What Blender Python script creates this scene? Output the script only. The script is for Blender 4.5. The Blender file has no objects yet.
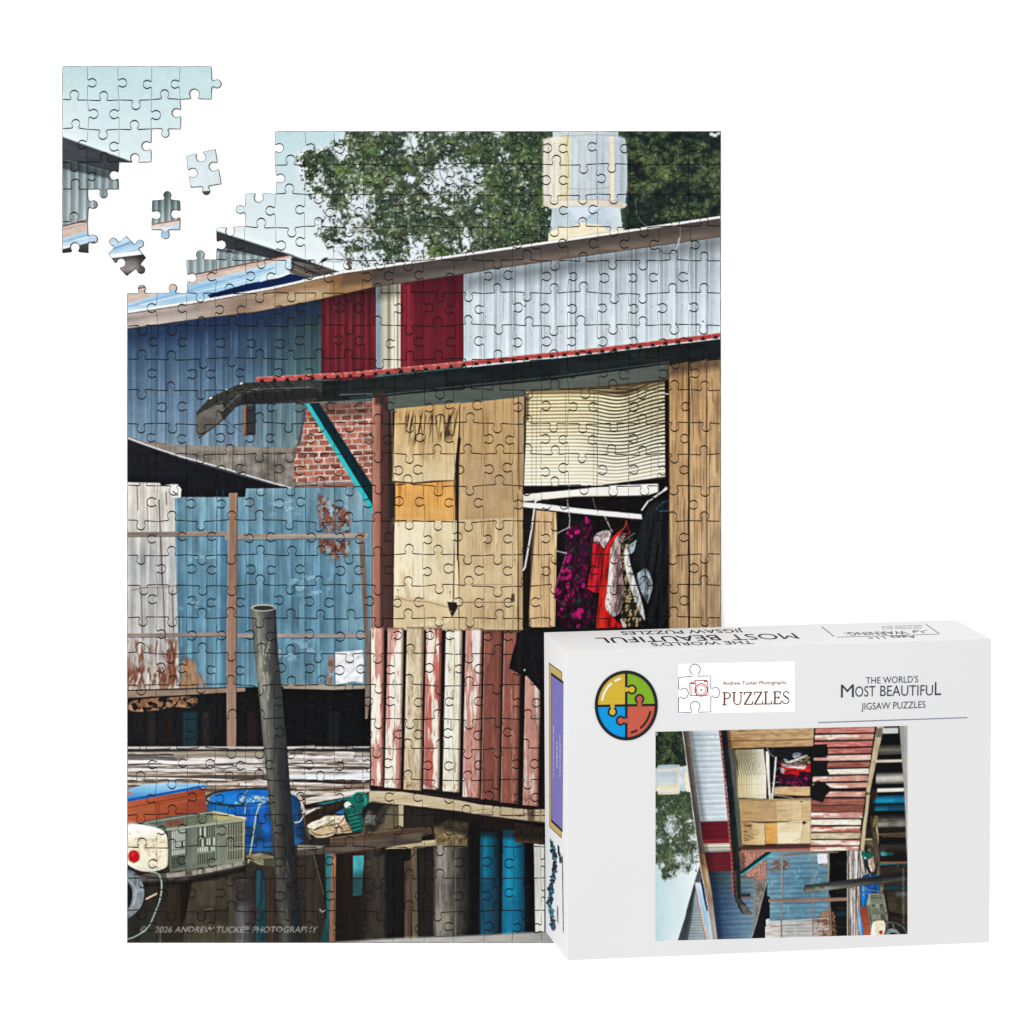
import bpy, math, random
from mathutils import Vector, Matrix
from mathutils.geometry import delaunay_2d_cdt
# A jigsaw puzzle (assembled, with a loose corner section and loose pieces) and its carton on a white table.
# ---------------------------------------------------------------- printed picture (drawn in code)
import numpy as np
RNG = np.random.default_rng(7)
_TAB = RNG.random((8, 256, 256)).astype(np.float32)

def vnoise(X, Y, sx, sy, seed=0):
    x = X / sx + seed * 17.3; y = Y / sy + seed * 9.7
    xi = np.floor(x).astype(np.int32); yi = np.floor(y).astype(np.int32)
    fx = x - xi; fy = y - yi
    fx = fx * fx * (3 - 2 * fx); fy = fy * fy * (3 - 2 * fy)
    t = _TAB[seed % 8]
    a = t[yi & 255, xi & 255]; b = t[yi & 255, (xi + 1) & 255]
    c = t[(yi + 1) & 255, xi & 255]; d = t[(yi + 1) & 255, (xi + 1) & 255]
    return (a + (b - a) * fx) * (1 - fy) + (c + (d - c) * fx) * fy

def fbm(X, Y, sx, sy, seed=0, o=3):
    s = 0; w = 0; amp = 1.0
    for k in range(o):
        s = s + amp * vnoise(X, Y, sx / 2 ** k, sy / 2 ** k, seed + k); w += amp; amp *= .55
    return s / w

def sst(a, b, v):
    t = np.clip((v - a) / (b - a), 0, 1); return t * t * (3 - 2 * t)

def fr(x0, y0, s):
    return lambda *p: [(x0 + p[i] * s, y0 + p[i + 1] * s) for i in range(0, len(p), 2)]
K = 240 / 1024
Z1 = fr(40, 40, 260 / 1024); Z2 = fr(260, 110, K); Z3 = fr(490, 110, K); Z4 = fr(110, 270, K)
Z5 = fr(340, 340, 220 / 1024); Z6 = fr(510, 350, 220 / 1024); Z7 = fr(110, 480, K); Z8 = fr(330, 480, K)
B1 = fr(110, 710, K); B2 = fr(330, 710, K); B8 = fr(510, 540, 220 / 1024)
D4 = fr(120, 730, 140 / 1024); D5 = fr(240, 730, 140 / 1024); D7 = fr(365, 620, 210 / 1024); D6 = fr(120, 830, 140 / 1024)
T1 = fr(285, 125, 150 / 1024)

class Canvas:
    def __init__(s, x0, y0, x1, y1, S):
        s.x0, s.y0, s.S = x0, y0, S
        s.W = int(round((x1 - x0) * S)); s.H = int(round((y1 - y0) * S))
        s.img = np.full((s.H, s.W, 3), 255, np.float32)
    def win(s, xa, ya, xb, yb):
        i0 = max(0, int((xa - s.x0) * s.S)); i1 = min(s.W, int((xb - s.x0) * s.S) + 2)
        j0 = max(0, int((ya - s.y0) * s.S)); j1 = min(s.H, int((yb - s.y0) * s.S) + 2)
        if i1 <= i0 or j1 <= j0: return None
        X, Y = np.meshgrid((np.arange(i0, i1) + .5) / s.S + s.x0, (np.arange(j0, j1) + .5) / s.S + s.y0)
        return slice(j0, j1), slice(i0, i1), X.astype(np.float32), Y.astype(np.float32)
    def put(s, w, cov, col):
        J, I, X, Y = w
        c = col(X, Y) if callable(col) else np.asarray(col, np.float32)
        v = s.img[J, I]; s.img[J, I] = v + (c - v) * cov[..., None]
    def poly(s, pts, col, a=1.0, soft=.7, mask=None):
        P = np.asarray(pts, np.float32); m = soft + 1
        w = s.win(P[:, 0].min() - m, P[:, 1].min() - m, P[:, 0].max() + m, P[:, 1].max() + m)
        if w is None: return
        X, Y = w[2], w[3]; ins = np.zeros(X.shape, bool); d2 = np.full(X.shape, 1e9, np.float32)
        n = len(P)
        for i in range(n):
            ax, ay = P[i]; bx, by = P[(i + 1) % n]; ex, ey = bx - ax, by - ay
            L = ex * ex + ey * ey + 1e-9
            t = np.clip(((X - ax) * ex + (Y - ay) * ey) / L, 0, 1)
            d2 = np.minimum(d2, (X - ax - t * ex) ** 2 + (Y - ay - t * ey) ** 2)
            if ay != by: ins ^= ((ay > Y) != (by > Y)) & (X < ax + (Y - ay) / (by - ay) * ex)
        d = np.sqrt(d2); sd = np.where(ins, d, -d)
        cov = np.clip(.5 + sd / soft, 0, 1) * a
        if mask is not None: cov = cov * mask(X, Y)
        s.put(w, cov, col)
    def spoly(s, pts, col, n=2, **k):
        P = np.asarray(pts, np.float32)
        for _ in range(n):
            Q = np.roll(P, -1, 0); P = np.stack([P * .75 + Q * .25, P * .25 + Q * .75], 1).reshape(-1, 2)
        s.poly(P, col, **k)
    def sline(s, pts, *a, **k):
        P = np.asarray(pts, np.float32); E = np.concatenate([2 * P[:1] - P[1:2], P, 2 * P[-1:] - P[-2:-1]]); o = []
        for i in range(1, len(E) - 2):
            for t in np.arange(0, 1, .2):
                o.append(.5 * (2 * E[i] + (E[i + 1] - E[i - 1]) * t + (2 * E[i - 1] - 5 * E[i] + 4 * E[i + 1] - E[i + 2]) * t ** 2 + (3 * E[i] - E[i - 1] - 3 * E[i + 1] + E[i + 2]) * t ** 3))
        s.line(o + [P[-1]], *a, **k)
    def rect(s, xa, ya, xb, yb, col, **k): s.poly([(xa, ya), (xb, ya), (xb, yb), (xa, yb)], col, **k)
    def line(s, pts, wd, col, a=1.0, soft=.7, w2=None, mask=None):
        P = np.asarray(pts, np.float32); w2 = wd if w2 is None else w2; m = max(wd, w2) + soft + 1
        w = s.win(P[:, 0].min() - m, P[:, 1].min() - m, P[:, 0].max() + m, P[:, 1].max() + m)
        if w is None: return
        X, Y = w[2], w[3]; cov = np.zeros(X.shape, np.float32); n = len(P) - 1
        for i in range(n):
            ax, ay = P[i]; bx, by = P[i + 1]; ex, ey = bx - ax, by - ay; L = ex * ex + ey * ey + 1e-9
            t = np.clip(((X - ax) * ex + (Y - ay) * ey) / L, 0, 1)
            d = np.sqrt((X - ax - t * ex) ** 2 + (Y - ay - t * ey) ** 2)
            hw = (wd + (w2 - wd) * (i + t) / n) / 2
            cov = np.maximum(cov, np.clip(.5 + (hw - d) / soft, 0, 1))
        cov = cov * a
        if mask is not None: cov = cov * mask(X, Y)
        s.put(w, cov, col)
    def dab(s, x, y, rx, ry, ang, col, a=1.0):
        r = max(rx, ry) + .6; w = s.win(x - r, y - r, x + r, y + r)
        if w is None: return
        X, Y = w[2] - x, w[3] - y; c, q = np.cos(ang), np.sin(ang)
        d = np.sqrt(((X * c + Y * q) / rx) ** 2 + ((-X * q + Y * c) / ry) ** 2)
        s.put(w, np.clip((1.12 - d) * 3.2, 0, 1) * a, col)
    def mottle(s, pts, amt, sx, sy, seed=0, o=3, soft=.7):
        """multiplies brightness by noise inside a polygon (paint wear, grain)"""
        P = np.asarray(pts, np.float32)
        w = s.win(P[:, 0].min(), P[:, 1].min(), P[:, 0].max(), P[:, 1].max())
        if w is None: return
        J, I, X, Y = w; n = (fbm(X, Y, sx, sy, seed, o) - .5) * 2 * amt
        cp = s.img[J, I].copy(); s.poly(pts, lambda A, B: np.clip(s.img[_sl(s, A, B)] * (1 + ((fbm(A, B, sx, sy, seed, o) - .5) * 2 * amt)[..., None]), 0, 255), soft=soft)
    def sample(s, x, y):
        u = np.clip((np.asarray(x) - s.x0) * s.S - .5, 0, s.W - 1.001); v = np.clip((np.asarray(y) - s.y0) * s.S - .5, 0, s.H - 1.001)
        i = u.astype(int); j = v.astype(int); fx = (u - i)[:, None]; fy = (v - j)[:, None]; m = s.img
        return (m[j, i] * (1 - fx) + m[j, i + 1] * fx) * (1 - fy) + (m[j + 1, i] * (1 - fx) + m[j + 1, i + 1] * fx) * fy

def _sl(s, A, B):
    i0 = int(round((A[0, 0] - s.x0) * s.S - .5)); j0 = int(round((B[0, 0] - s.y0) * s.S - .5))
    return slice(j0, j0 + A.shape[0]), slice(i0, i0 + A.shape[1])

def c3(c): return np.asarray(c, np.float32)
def grad(pts_cols, axis=1, amt=0, sx=5, sy=5, seed=0):
    """colour ramp along x (axis 0) or y (axis 1) with optional noise"""
    ps = [p for p, _ in pts_cols]; cs = c3([c for _, c in pts_cols])
    def f(X, Y):
        v = Y if axis else X
        o = np.stack([np.interp(v, ps, cs[:, k]) for k in range(3)], -1)
        if amt: o = o * (1 + (fbm(X, Y, sx, sy, seed) - .5)[..., None] * 2 * amt)
        return np.clip(o, 0, 255)
    return f
def flat(c, amt=.1, sx=4, sy=4, seed=0, o=3):
    c = c3(c)
    return lambda X, Y: np.clip(c * (1 + (fbm(X, Y, sx, sy, seed, o) - .5)[..., None] * 2 * amt), 0, 255)
def corr(f, per, x0=0, dep=.12, slope=0.0, sharp=.5, streak=.06, seed=1):
    """corrugated sheet: profile shading across x on top of colour function f"""
    def g(X, Y):
        u = (X + slope * Y - x0) / per; ph = u - np.floor(u)
        prof = .55 * np.sin(2 * np.pi * ph) - sharp * np.exp(-((ph - .5) / .07) ** 2) + sharp * .8 * np.exp(-((ph - .38) / .06) ** 2)
        b = f(X, Y) if callable(f) else c3(f)
        n = fbm(X, Y, 1.6, 45, seed, 2) - .5 + .8 * (fbm(X, Y, 6, 18, seed + 2, 3) - .5)
        return np.clip(b * (1 + dep * prof + streak * 2 * n)[..., None], 0, 255)
    return g
def wood(c, amt=.16, horiz=False, seed=0, fine=1.0, dark=None, dthr=.66):
    c = c3(c)
    def g(X, Y):
        A, B = (Y, X) if horiz else (X, Y)
        n = .7 * (fbm(A, B, 2.0 * fine, 60, seed, 3) - .5) + .6 * (fbm(A, B, 7, 22, seed + 3, 3) - .5)
        o = c * (1 + 2 * amt * n)[..., None]
        if dark is not None:
            k = sst(dthr - .06, dthr + .14, fbm(A, B, 1.3 * fine, 46, seed + 5, 3)) * .75; o = o + (c3(dark) - o) * k[..., None]
        return np.clip(o, 0, 255)
    return g
def patch(thr, sx, sy, seed, w=.05, o=3): return lambda X, Y: sst(thr, thr + w, fbm(X, Y, sx, sy, seed, o))

def foliage(C, n, box, dens, pal, r=(.7, 1.6), seed=3):
    rg = np.random.default_rng(seed); k = 0
    xs = rg.uniform(box[0], box[2], n).astype(np.float32); ys = rg.uniform(box[1], box[3], n).astype(np.float32)
    d = dens(xs[None], ys[None])[0]; keep = rg.random(n) < d; xs, ys = xs[keep], ys[keep]
    cl = fbm(xs[None], ys[None], 14, 10, seed, 2)[0] + .9 * (fbm(xs[None], ys[None] , 4, 4, seed + 1, 2)[0] - .5)
    up = rg.normal(0, .09, len(xs)); t = np.clip((cl + up - .25) / .5, 0, .999)
    pal = c3(pal); m = len(pal) - 1
    for x, y, q in zip(xs, ys, t):
        i = int(q * m); f = q * m - i; col = pal[i] * (1 - f) + pal[i + 1] * f
        a = rg.uniform(r[0], r[1]); C.dab(x, y, a, a * rg.uniform(.45, .85), rg.uniform(0, 3.14), col * rg.uniform(.82, 1.16), .92)

def paint_sky(C):
    def sky(X, Y):
        t = np.clip((Y - 131) / 130, 0, 1)[..., None]; o = c3((184, 217, 223)) * (1 - t) + c3((230, 242, 245)) * t
        e = np.clip((165 - X) / 50, 0, 1)[..., None] * sst(150, 190, Y)[..., None]
        o = o + (c3((226, 238, 242)) - o) * e * .7
        return np.clip(o + ((fbm(X, Y, 40, 25, 2) - .5) * 8)[..., None], 0, 255)
    C.rect(120, 125, 730, 300, sky)

def paint_left_roof(C):
    # grey sheet wall under the far roof, pink ledge, pale blue roof
    C.poly([(120, 205), (295, 255), (289, 258), (120, 296)], corr(grad([(205, (96, 108, 112)), (240, (132, 148, 152)), (290, (160, 172, 174))]), 7.6, 3, .2, sharp=.8))
    top = [(120, 199.5), (126.6, 201.5), (196.4, 226.4), (215.2, 230.5), (293.9, 255.8), (341, 272.5)]
    C.poly(top + [(330, 277), (300, 268), (268, 258), (215, 246), (183.7, 238.5), (126.6, 223.5), (120, 222)], grad([(200, (88, 95, 101)), (222, (66, 73, 78)), (250, (60, 66, 70)), (272, (72, 72, 72))], amt=.1, sx=20, sy=4))
    C.poly([(120, 222), (126.6, 223.5), (183.7, 238.5), (215, 246), (250, 255), (215, 251), (180, 245), (120, 232)], (42, 48, 52), a=.6, soft=3)
    C.line(top, 1.1, (150, 158, 162), a=.8)
    C.poly(Z2(100, 640, 130, 640, 340, 690, 300, 702, 190, 722, 120, 690), grad([(255, (120, 118, 116)), (272, (95, 88, 84))], amt=.12, sx=30, sy=2))
    C.line(Z2(125, 650, 260, 705), 1.6, (52, 50, 50), a=.8); C.line(Z2(128, 672, 230, 712), .8, (150, 140, 130), a=.7)
    C.poly([(120, 293), (153, 284.5), (192.3, 275), (289, 255), (293, 257.5), (240, 272), (192, 284), (153, 296), (120, 306)], flat((205, 184, 172), .1, 12, 2, 3))
    C.line([(120, 293), (153, 285), (192.3, 275), (289, 255.2)], 1.3, (118, 72, 72), a=.9)
    C.line([(120, 296.5), (192.3, 278), (285, 257.2)], .6, (170, 130, 122), a=.6)
    C.poly([(120, 306), (153, 296), (192, 284), (240, 272), (291, 257.5), (291, 270), (260, 284), (205, 300), (120, 313)], grad([(258, (196, 222, 236)), (275, (170, 206, 234)), (292, (150, 192, 228)), (310, (190, 216, 238))], amt=.07, sx=30, sy=3, seed=4))
    C.line([(120, 309), (160, 298), (215, 283), (285, 265)], 1.3, (118, 164, 210), a=.7, soft=1.5)
    C.line([(140, 305), (215, 288), (268, 275)], .8, (225, 240, 250), a=.8, soft=1)
    C.poly(Z4(415, 106, 580, 60, 790, 20, 840, 32, 720, 66, 560, 100, 430, 122), grad([(272, (24, 66, 118)), (298, (10, 38, 84))], amt=.15, sx=20, sy=3))
    C.poly(Z2(0, 745, 70, 722, 130, 698, 200, 716, 130, 745, 60, 765, 0, 785), (14, 48, 96))
    C.poly(Z2(0, 712, 118, 640, 128, 690, 70, 712, 0, 735), (196, 224, 234), a=.9)

def paint_tree(C):
    gaps = [(*p, r, q) for p, r, q in zip(Z2(425, 410, 650, 140, 800, 290, 655, 600, 870, 560, 400, 520, 250, 400, 930, 280, 720, 330, 640, 300, 560, 340, 350, 180, 470, 640, 900, 350, 250, 300, 760, 400, 300, 470, 330, 600), (13, 9, 18, 13, 9, 18, 10, 12, 7, 6, 4, 8, 12, 10, 8, 9, 12, 10), (1.0, .8, .75, .75, .8, .6, .8, .6, .6, .4, .4, .7, .65, .5, .5, .5, .7, .6))]
    gaps += [(*p, r, q) for p, r, q in zip(Z3(60, 200, 150, 320, 40, 100, 960, 105, 20, 420), (8, 5, 6, 4, 5), (.55, .6, .5, .9, .3))]
    outl = np.asarray(Z2(350, 60, 345, 95, 275, 145, 158, 165, 142, 200, 146, 245, 185, 340, 215, 400, 255, 440, 212, 490, 225, 540, 268, 580, 300, 625, 360, 640, 400, 690, 440, 720) + [(720, 300), (730, 120)])
    def inside(X, Y):
        ins = np.zeros(X.shape, bool); d2 = np.full(X.shape, 1e9, np.float32); n = len(outl)
        for i in range(n):
            (ax, ay), (bx, by) = outl[i], outl[(i + 1) % n]
            if ay != by: ins ^= ((ay > Y) != (by > Y)) & (X < ax + (Y - ay) / (by - ay) * (bx - ax))
            ex, ey = bx - ax, by - ay; t = np.clip(((X - ax) * ex + (Y - ay) * ey) / (ex * ex + ey * ey + 1e-9), 0, 1)
            d2 = np.minimum(d2, (X - ax - t * ex) ** 2 + (Y - ay - t * ey) ** 2)
        d = np.sqrt(d2); return np.where(ins, d, -d)
    def dens(X, Y):
        e = inside(X, Y); D = sst(-3, 12, e + 9 * (fbm(X, Y, 7, 7, 5, 3) - .5)) * 1.05
        g = np.zeros(X.shape, np.float32)
        for x, y, r, q in gaps: g = np.maximum(g, q * np.exp(-((X - x) ** 2 + (Y - y) ** 2) / (r * r)))
        left = sst(520, 480, X)
        return np.clip(D * (1 - .95 * g) - left * .12, 0, 1)
    # pale lavender sky glimpsed through the crown, then leaf mass
    C.rect(285, 125, 730, 280, lambda X, Y: c3((216, 224, 234)) + ((fbm(X, Y, 5, 5, 1) - .5) * 30)[..., None], mask=lambda X, Y: sst(-2, 8, inside(X, Y)) * .8)
    # branches
    br = (70, 66, 62)
    for p, a, b in ((Z2(860, 600, 845, 500, 760, 440, 700, 370, 620, 300), 2.6, .8), (Z2(880, 470, 960, 360, 1010, 250), 2.0, .8), (Z2(760, 440, 640, 470, 540, 430, 430, 400), 1.4, .5),
                    (Z2(820, 600, 800, 500, 870, 470), 1.6, 1.2), (Z2(560, 620, 500, 520, 400, 430, 320, 400), 1.3, .5), (Z2(500, 520, 420, 520, 330, 530), .9, .4), (Z2(640, 620, 600, 520, 560, 440, 600, 340), 1.3, .5),
                    (Z2(390, 680, 372, 640, 330, 600), 1.4, .6), (Z2(760, 300, 700, 250, 650, 180, 640, 110), 1.2, .6), (Z2(860, 340, 800, 280, 790, 200), 1.0, .5), (Z2(980, 260, 960, 160, 975, 90), 1.6, 1.0), (Z2(700, 250, 800, 250, 860, 220), .8, .4),
                    (Z2(900, 600, 890, 520), 1.0, .8), (Z2(950, 600, 940, 480, 980, 400), 1.0, .6), (Z2(250, 330, 300, 300, 400, 290), .8, .3), (Z2(240, 380, 190, 360), .6, .3)):
        C.line(p, a, br, .85, w2=b)
    C.rect(285, 125, 730, 280, lambda X, Y: c3((56, 76, 54)) * (.75 + .6 * fbm(X, Y, 9, 9, 6))[..., None],
           mask=lambda X, Y: sst(.54, .66, dens(X, Y) * .62 + .75 * (fbm(X, Y, 4, 3.4, 2, 3) - .3)) * .92)
    leftp = [(42, 52, 46), (56, 68, 54), (72, 86, 60), (90, 104, 68), (112, 122, 80), (144, 150, 116)]
    foliage(C, 6500, (290, 128, 545, 276), lambda X, Y: dens(X, Y) * sst(.36, .5, fbm(X, Y, 9, 8, 2, 2)), leftp[:4], (.9, 2.0), 3)
    foliage(C, 9000, (290, 128, 545, 276), dens, leftp, (.6, 1.3), 13)
    for cx, cy, rx, ry in [(*p, a, b) for p, a, b in zip(Z2(470, 290, 350, 260, 580, 600, 980, 280, 930, 190, 760, 600, 600, 250, 480, 190, 990, 420), (16, 14, 16, 12, 16, 12, 13, 10, 10), (8, 6, 8, 14, 12, 7, 10, 10, 12))]:
        foliage(C, 420, (cx - rx, cy - ry, cx + rx, cy + ry), lambda X, Y: np.exp(-((X - cx) / rx) ** 2 * 2 - ((Y - cy) / ry) ** 2 * 2), [(46, 66, 46), (70, 94, 54), (94, 118, 62), (114, 136, 74)], (.6, 1.3), int(cx))
    # right-hand dense crown
    C.rect(625, 128, 725, 250, lambda X, Y: c3((34, 50, 44)) * (.7 + .7 * fbm(X, Y, 9, 8, 4))[..., None], soft=6, a=.95)
    foliage(C, 8000, (626, 128, 722, 245), lambda X, Y: np.clip(1.15 - (Y - 150) / 85 + .9 * (fbm(X, Y, 13, 9, 2, 2) - .5), .15, 1), [(24, 34, 36), (34, 48, 44), (48, 64, 48), (68, 84, 54), (96, 110, 72)], (.6, 1.7), 9)
    for cx, cy, rx, ry, n in ((668, 175, 15, 8, 260), (686, 178, 10, 7, 150), (641, 186, 9, 5, 120), (703, 190, 9, 5, 110), (697, 214, 8, 3.5, 160), (693, 147, 16, 9, 240), (650, 155, 16, 9, 200), (716, 160, 7, 12, 130)):
        foliage(C, n, (cx - rx, cy - ry, cx + rx, cy + ry), lambda X, Y: np.exp(-((X - cx) / rx) ** 2 * 2 - ((Y - cy) / ry) ** 2 * 2), [(40, 56, 44), (62, 80, 52), (88, 104, 62), (116, 130, 78)], (.6, 1.4), int(cx))
    for x, y, r in [(*p, r) for p, r in zip(Z3(945, 103, 960, 108, 975, 100), (1.6, 1.8, 1.4))]: C.dab(x, y, r * 1.4, r, 0, (226, 232, 236), .9)
    foliage(C, 2400, (500, 128, 546, 255), lambda X, Y: .6 + 0 * X, [(32, 48, 40), (50, 70, 48), (74, 98, 56), (102, 126, 68)], (.7, 1.5), 21)
    # pale chinks of sky
    rg = np.random.default_rng(5)
    for _ in range(3000):
        x, y = rg.uniform(296, 546), rg.uniform(134, 262)
        D = float(dens(np.array([[x]], np.float32), np.array([[y]], np.float32))[0, 0])
        if rg.random() < .25 + .9 * (1 - D) * (D > .02): C.dab(x, y, rg.uniform(.4, 1.0), rg.uniform(.35, .7), rg.uniform(0, 3), (212, 220, 232), rg.uniform(.5, .95)) if rg.random() < .8 and vnoise(np.array([[x]]), np.array([[y]]), 11, 8, 3)[0, 0] > .42 - .3 * (x < 400) else None
    for p, a, b in ((Z2(862, 600, 845, 500, 770, 445, 705, 375, 640, 310), 2.2, .7), (Z2(870, 480, 950, 370, 1000, 270), 1.6, .6), (Z2(500, 530, 430, 450, 380, 415), 1.1, .4), (Z2(560, 620, 520, 560, 480, 480), 1.0, .4), (Z2(700, 250, 790, 255, 850, 230), .8, .3), (Z2(640, 630, 605, 540, 575, 450), 1.0, .4), (Z2(820, 600, 800, 520), 1.2, .8), (Z2(920, 600, 900, 520, 930, 460), 1.0, .5), (Z2(980, 240, 965, 150, 978, 95), 1.2, .7), (Z2(760, 300, 710, 255, 660, 190), .9, .4), (Z2(800, 330, 770, 280, 760, 230), .7, .3), (Z2(420, 560, 380, 500), .7, .3)):
        C.line(p, a * 1.35, (72, 66, 60), .9, w2=b * 1.4, mask=lambda X, Y: sst(.3, .5, fbm(X, Y, 6, 6, 4, 2)))
    # bird and finial on the far roof
    C.poly(Z2(250, 655, 275, 630, 290, 630, 280, 645), (40, 44, 46)); C.line(Z2(285, 645, 350, 648), .8, (120, 126, 128)); C.dab(*Z2(212, 645)[0], 1.2, 1.6, 0, (52, 54, 56))
    C.poly(Z2(368, 630, 385, 632, 392, 688, 380, 690), (112, 100, 96))

def paint_chimney(C):
    body = grad([(543, (228, 222, 204)), (549, (238, 232, 214)), (560, (232, 224, 192)), (568, (226, 208, 140)), (571, (186, 200, 206)), (585, (196, 208, 214)), (600, (188, 203, 212)), (608, (190, 204, 214)), (610, (228, 216, 190)), (613.5, (228, 216, 190)), (615, (184, 200, 212)), (625, (174, 190, 204)), (628, (232, 232, 226))], 0, .05, 3, 30, 2)
    C.poly(Z3(268, 80, 548, 80, 548, 120, 268, 120), grad([(552, (190, 206, 206)), (580, (206, 216, 214)), (618, (170, 190, 200))], 0, .05))
    C.spoly(Z3(228, 135, 250, 120, 300, 112, 500, 108, 560, 114, 585, 130, 585, 410, 540, 420, 250, 420, 228, 405), body)
    C.poly(Z3(225, 125, 300, 112, 330, 112, 330, 400, 228, 408), grad([(543, (226, 220, 202)), (556, (238, 230, 206)), (564, (234, 222, 180)), (567, (220, 204, 150))], 0, .05, 3, 20), a=.8, soft=4)
    C.poly(Z3(228, 130, 250, 118, 262, 118, 250, 412, 228, 400), (206, 200, 180), a=.6, soft=3); C.poly(Z3(556, 112, 585, 130, 585, 410, 556, 418), (150, 166, 180), a=.45, soft=5); C.poly(Z3(330, 120, 372, 118, 372, 400, 330, 404), (222, 226, 222), a=.5, soft=5); C.poly(Z3(440, 112, 505, 110, 505, 398, 440, 402), (172, 186, 196), a=.4, soft=6)
    for x in range(236, 584, 13): C.line(Z3(x, 124, x, 398), .5, (150, 158, 160) if x % 2 else (232, 234, 230), a=.4)
    for x, y in ((250, 160), (300, 200), (420, 250), (480, 190), (560, 300), (380, 340), (270, 320)): C.line(Z3(x, y, x + 1, y + 50), 1.2, (150, 146, 134), a=.35, soft=2)
    C.line(Z3(330, 334, 420, 338, 510, 330), .6, (128, 140, 148), a=.6); C.line(Z3(232, 150, 300, 140, 400, 136, 500, 138, 582, 148), .5, (170, 176, 176), a=.5)
    C.line(Z3(300, 112, 420, 105, 560, 112), .7, (150, 158, 160), a=.8)
    C.spoly(Z3(228, 400, 245, 392, 290, 386, 400, 384, 520, 385, 566, 391, 585, 400, 580, 414, 560, 422, 520, 414, 440, 408, 360, 408, 300, 414, 262, 424, 240, 418), grad([(543, (206, 194, 170)), (556, (238, 228, 206)), (590, (228, 218, 198)), (626, (198, 188, 170))], 0, .05), soft=1.2)
    C.line(Z3(262, 386, 400, 382, 540, 386), .7, (176, 160, 140), a=.6)
    C.poly(Z3(265, 420, 330, 412, 555, 416, 565, 510, 548, 530, 250, 532, 258, 500), grad([(552, (178, 196, 198)), (575, (196, 214, 226)), (600, (188, 208, 222)), (622, (206, 220, 224))], 0, .06, 4, 8))
    C.poly(Z3(330, 415, 465, 412, 380, 480), (212, 226, 240)); C.poly(Z3(465, 420, 480, 418, 400, 485, 385, 482), (160, 178, 190), a=.6)
    C.poly(Z3(250, 525, 300, 495, 350, 500, 390, 478, 420, 484, 480, 490, 500, 515, 568, 505, 568, 540, 248, 575), flat((242, 228, 192), .05, 6, 3, 2), soft=1.2)

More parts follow.
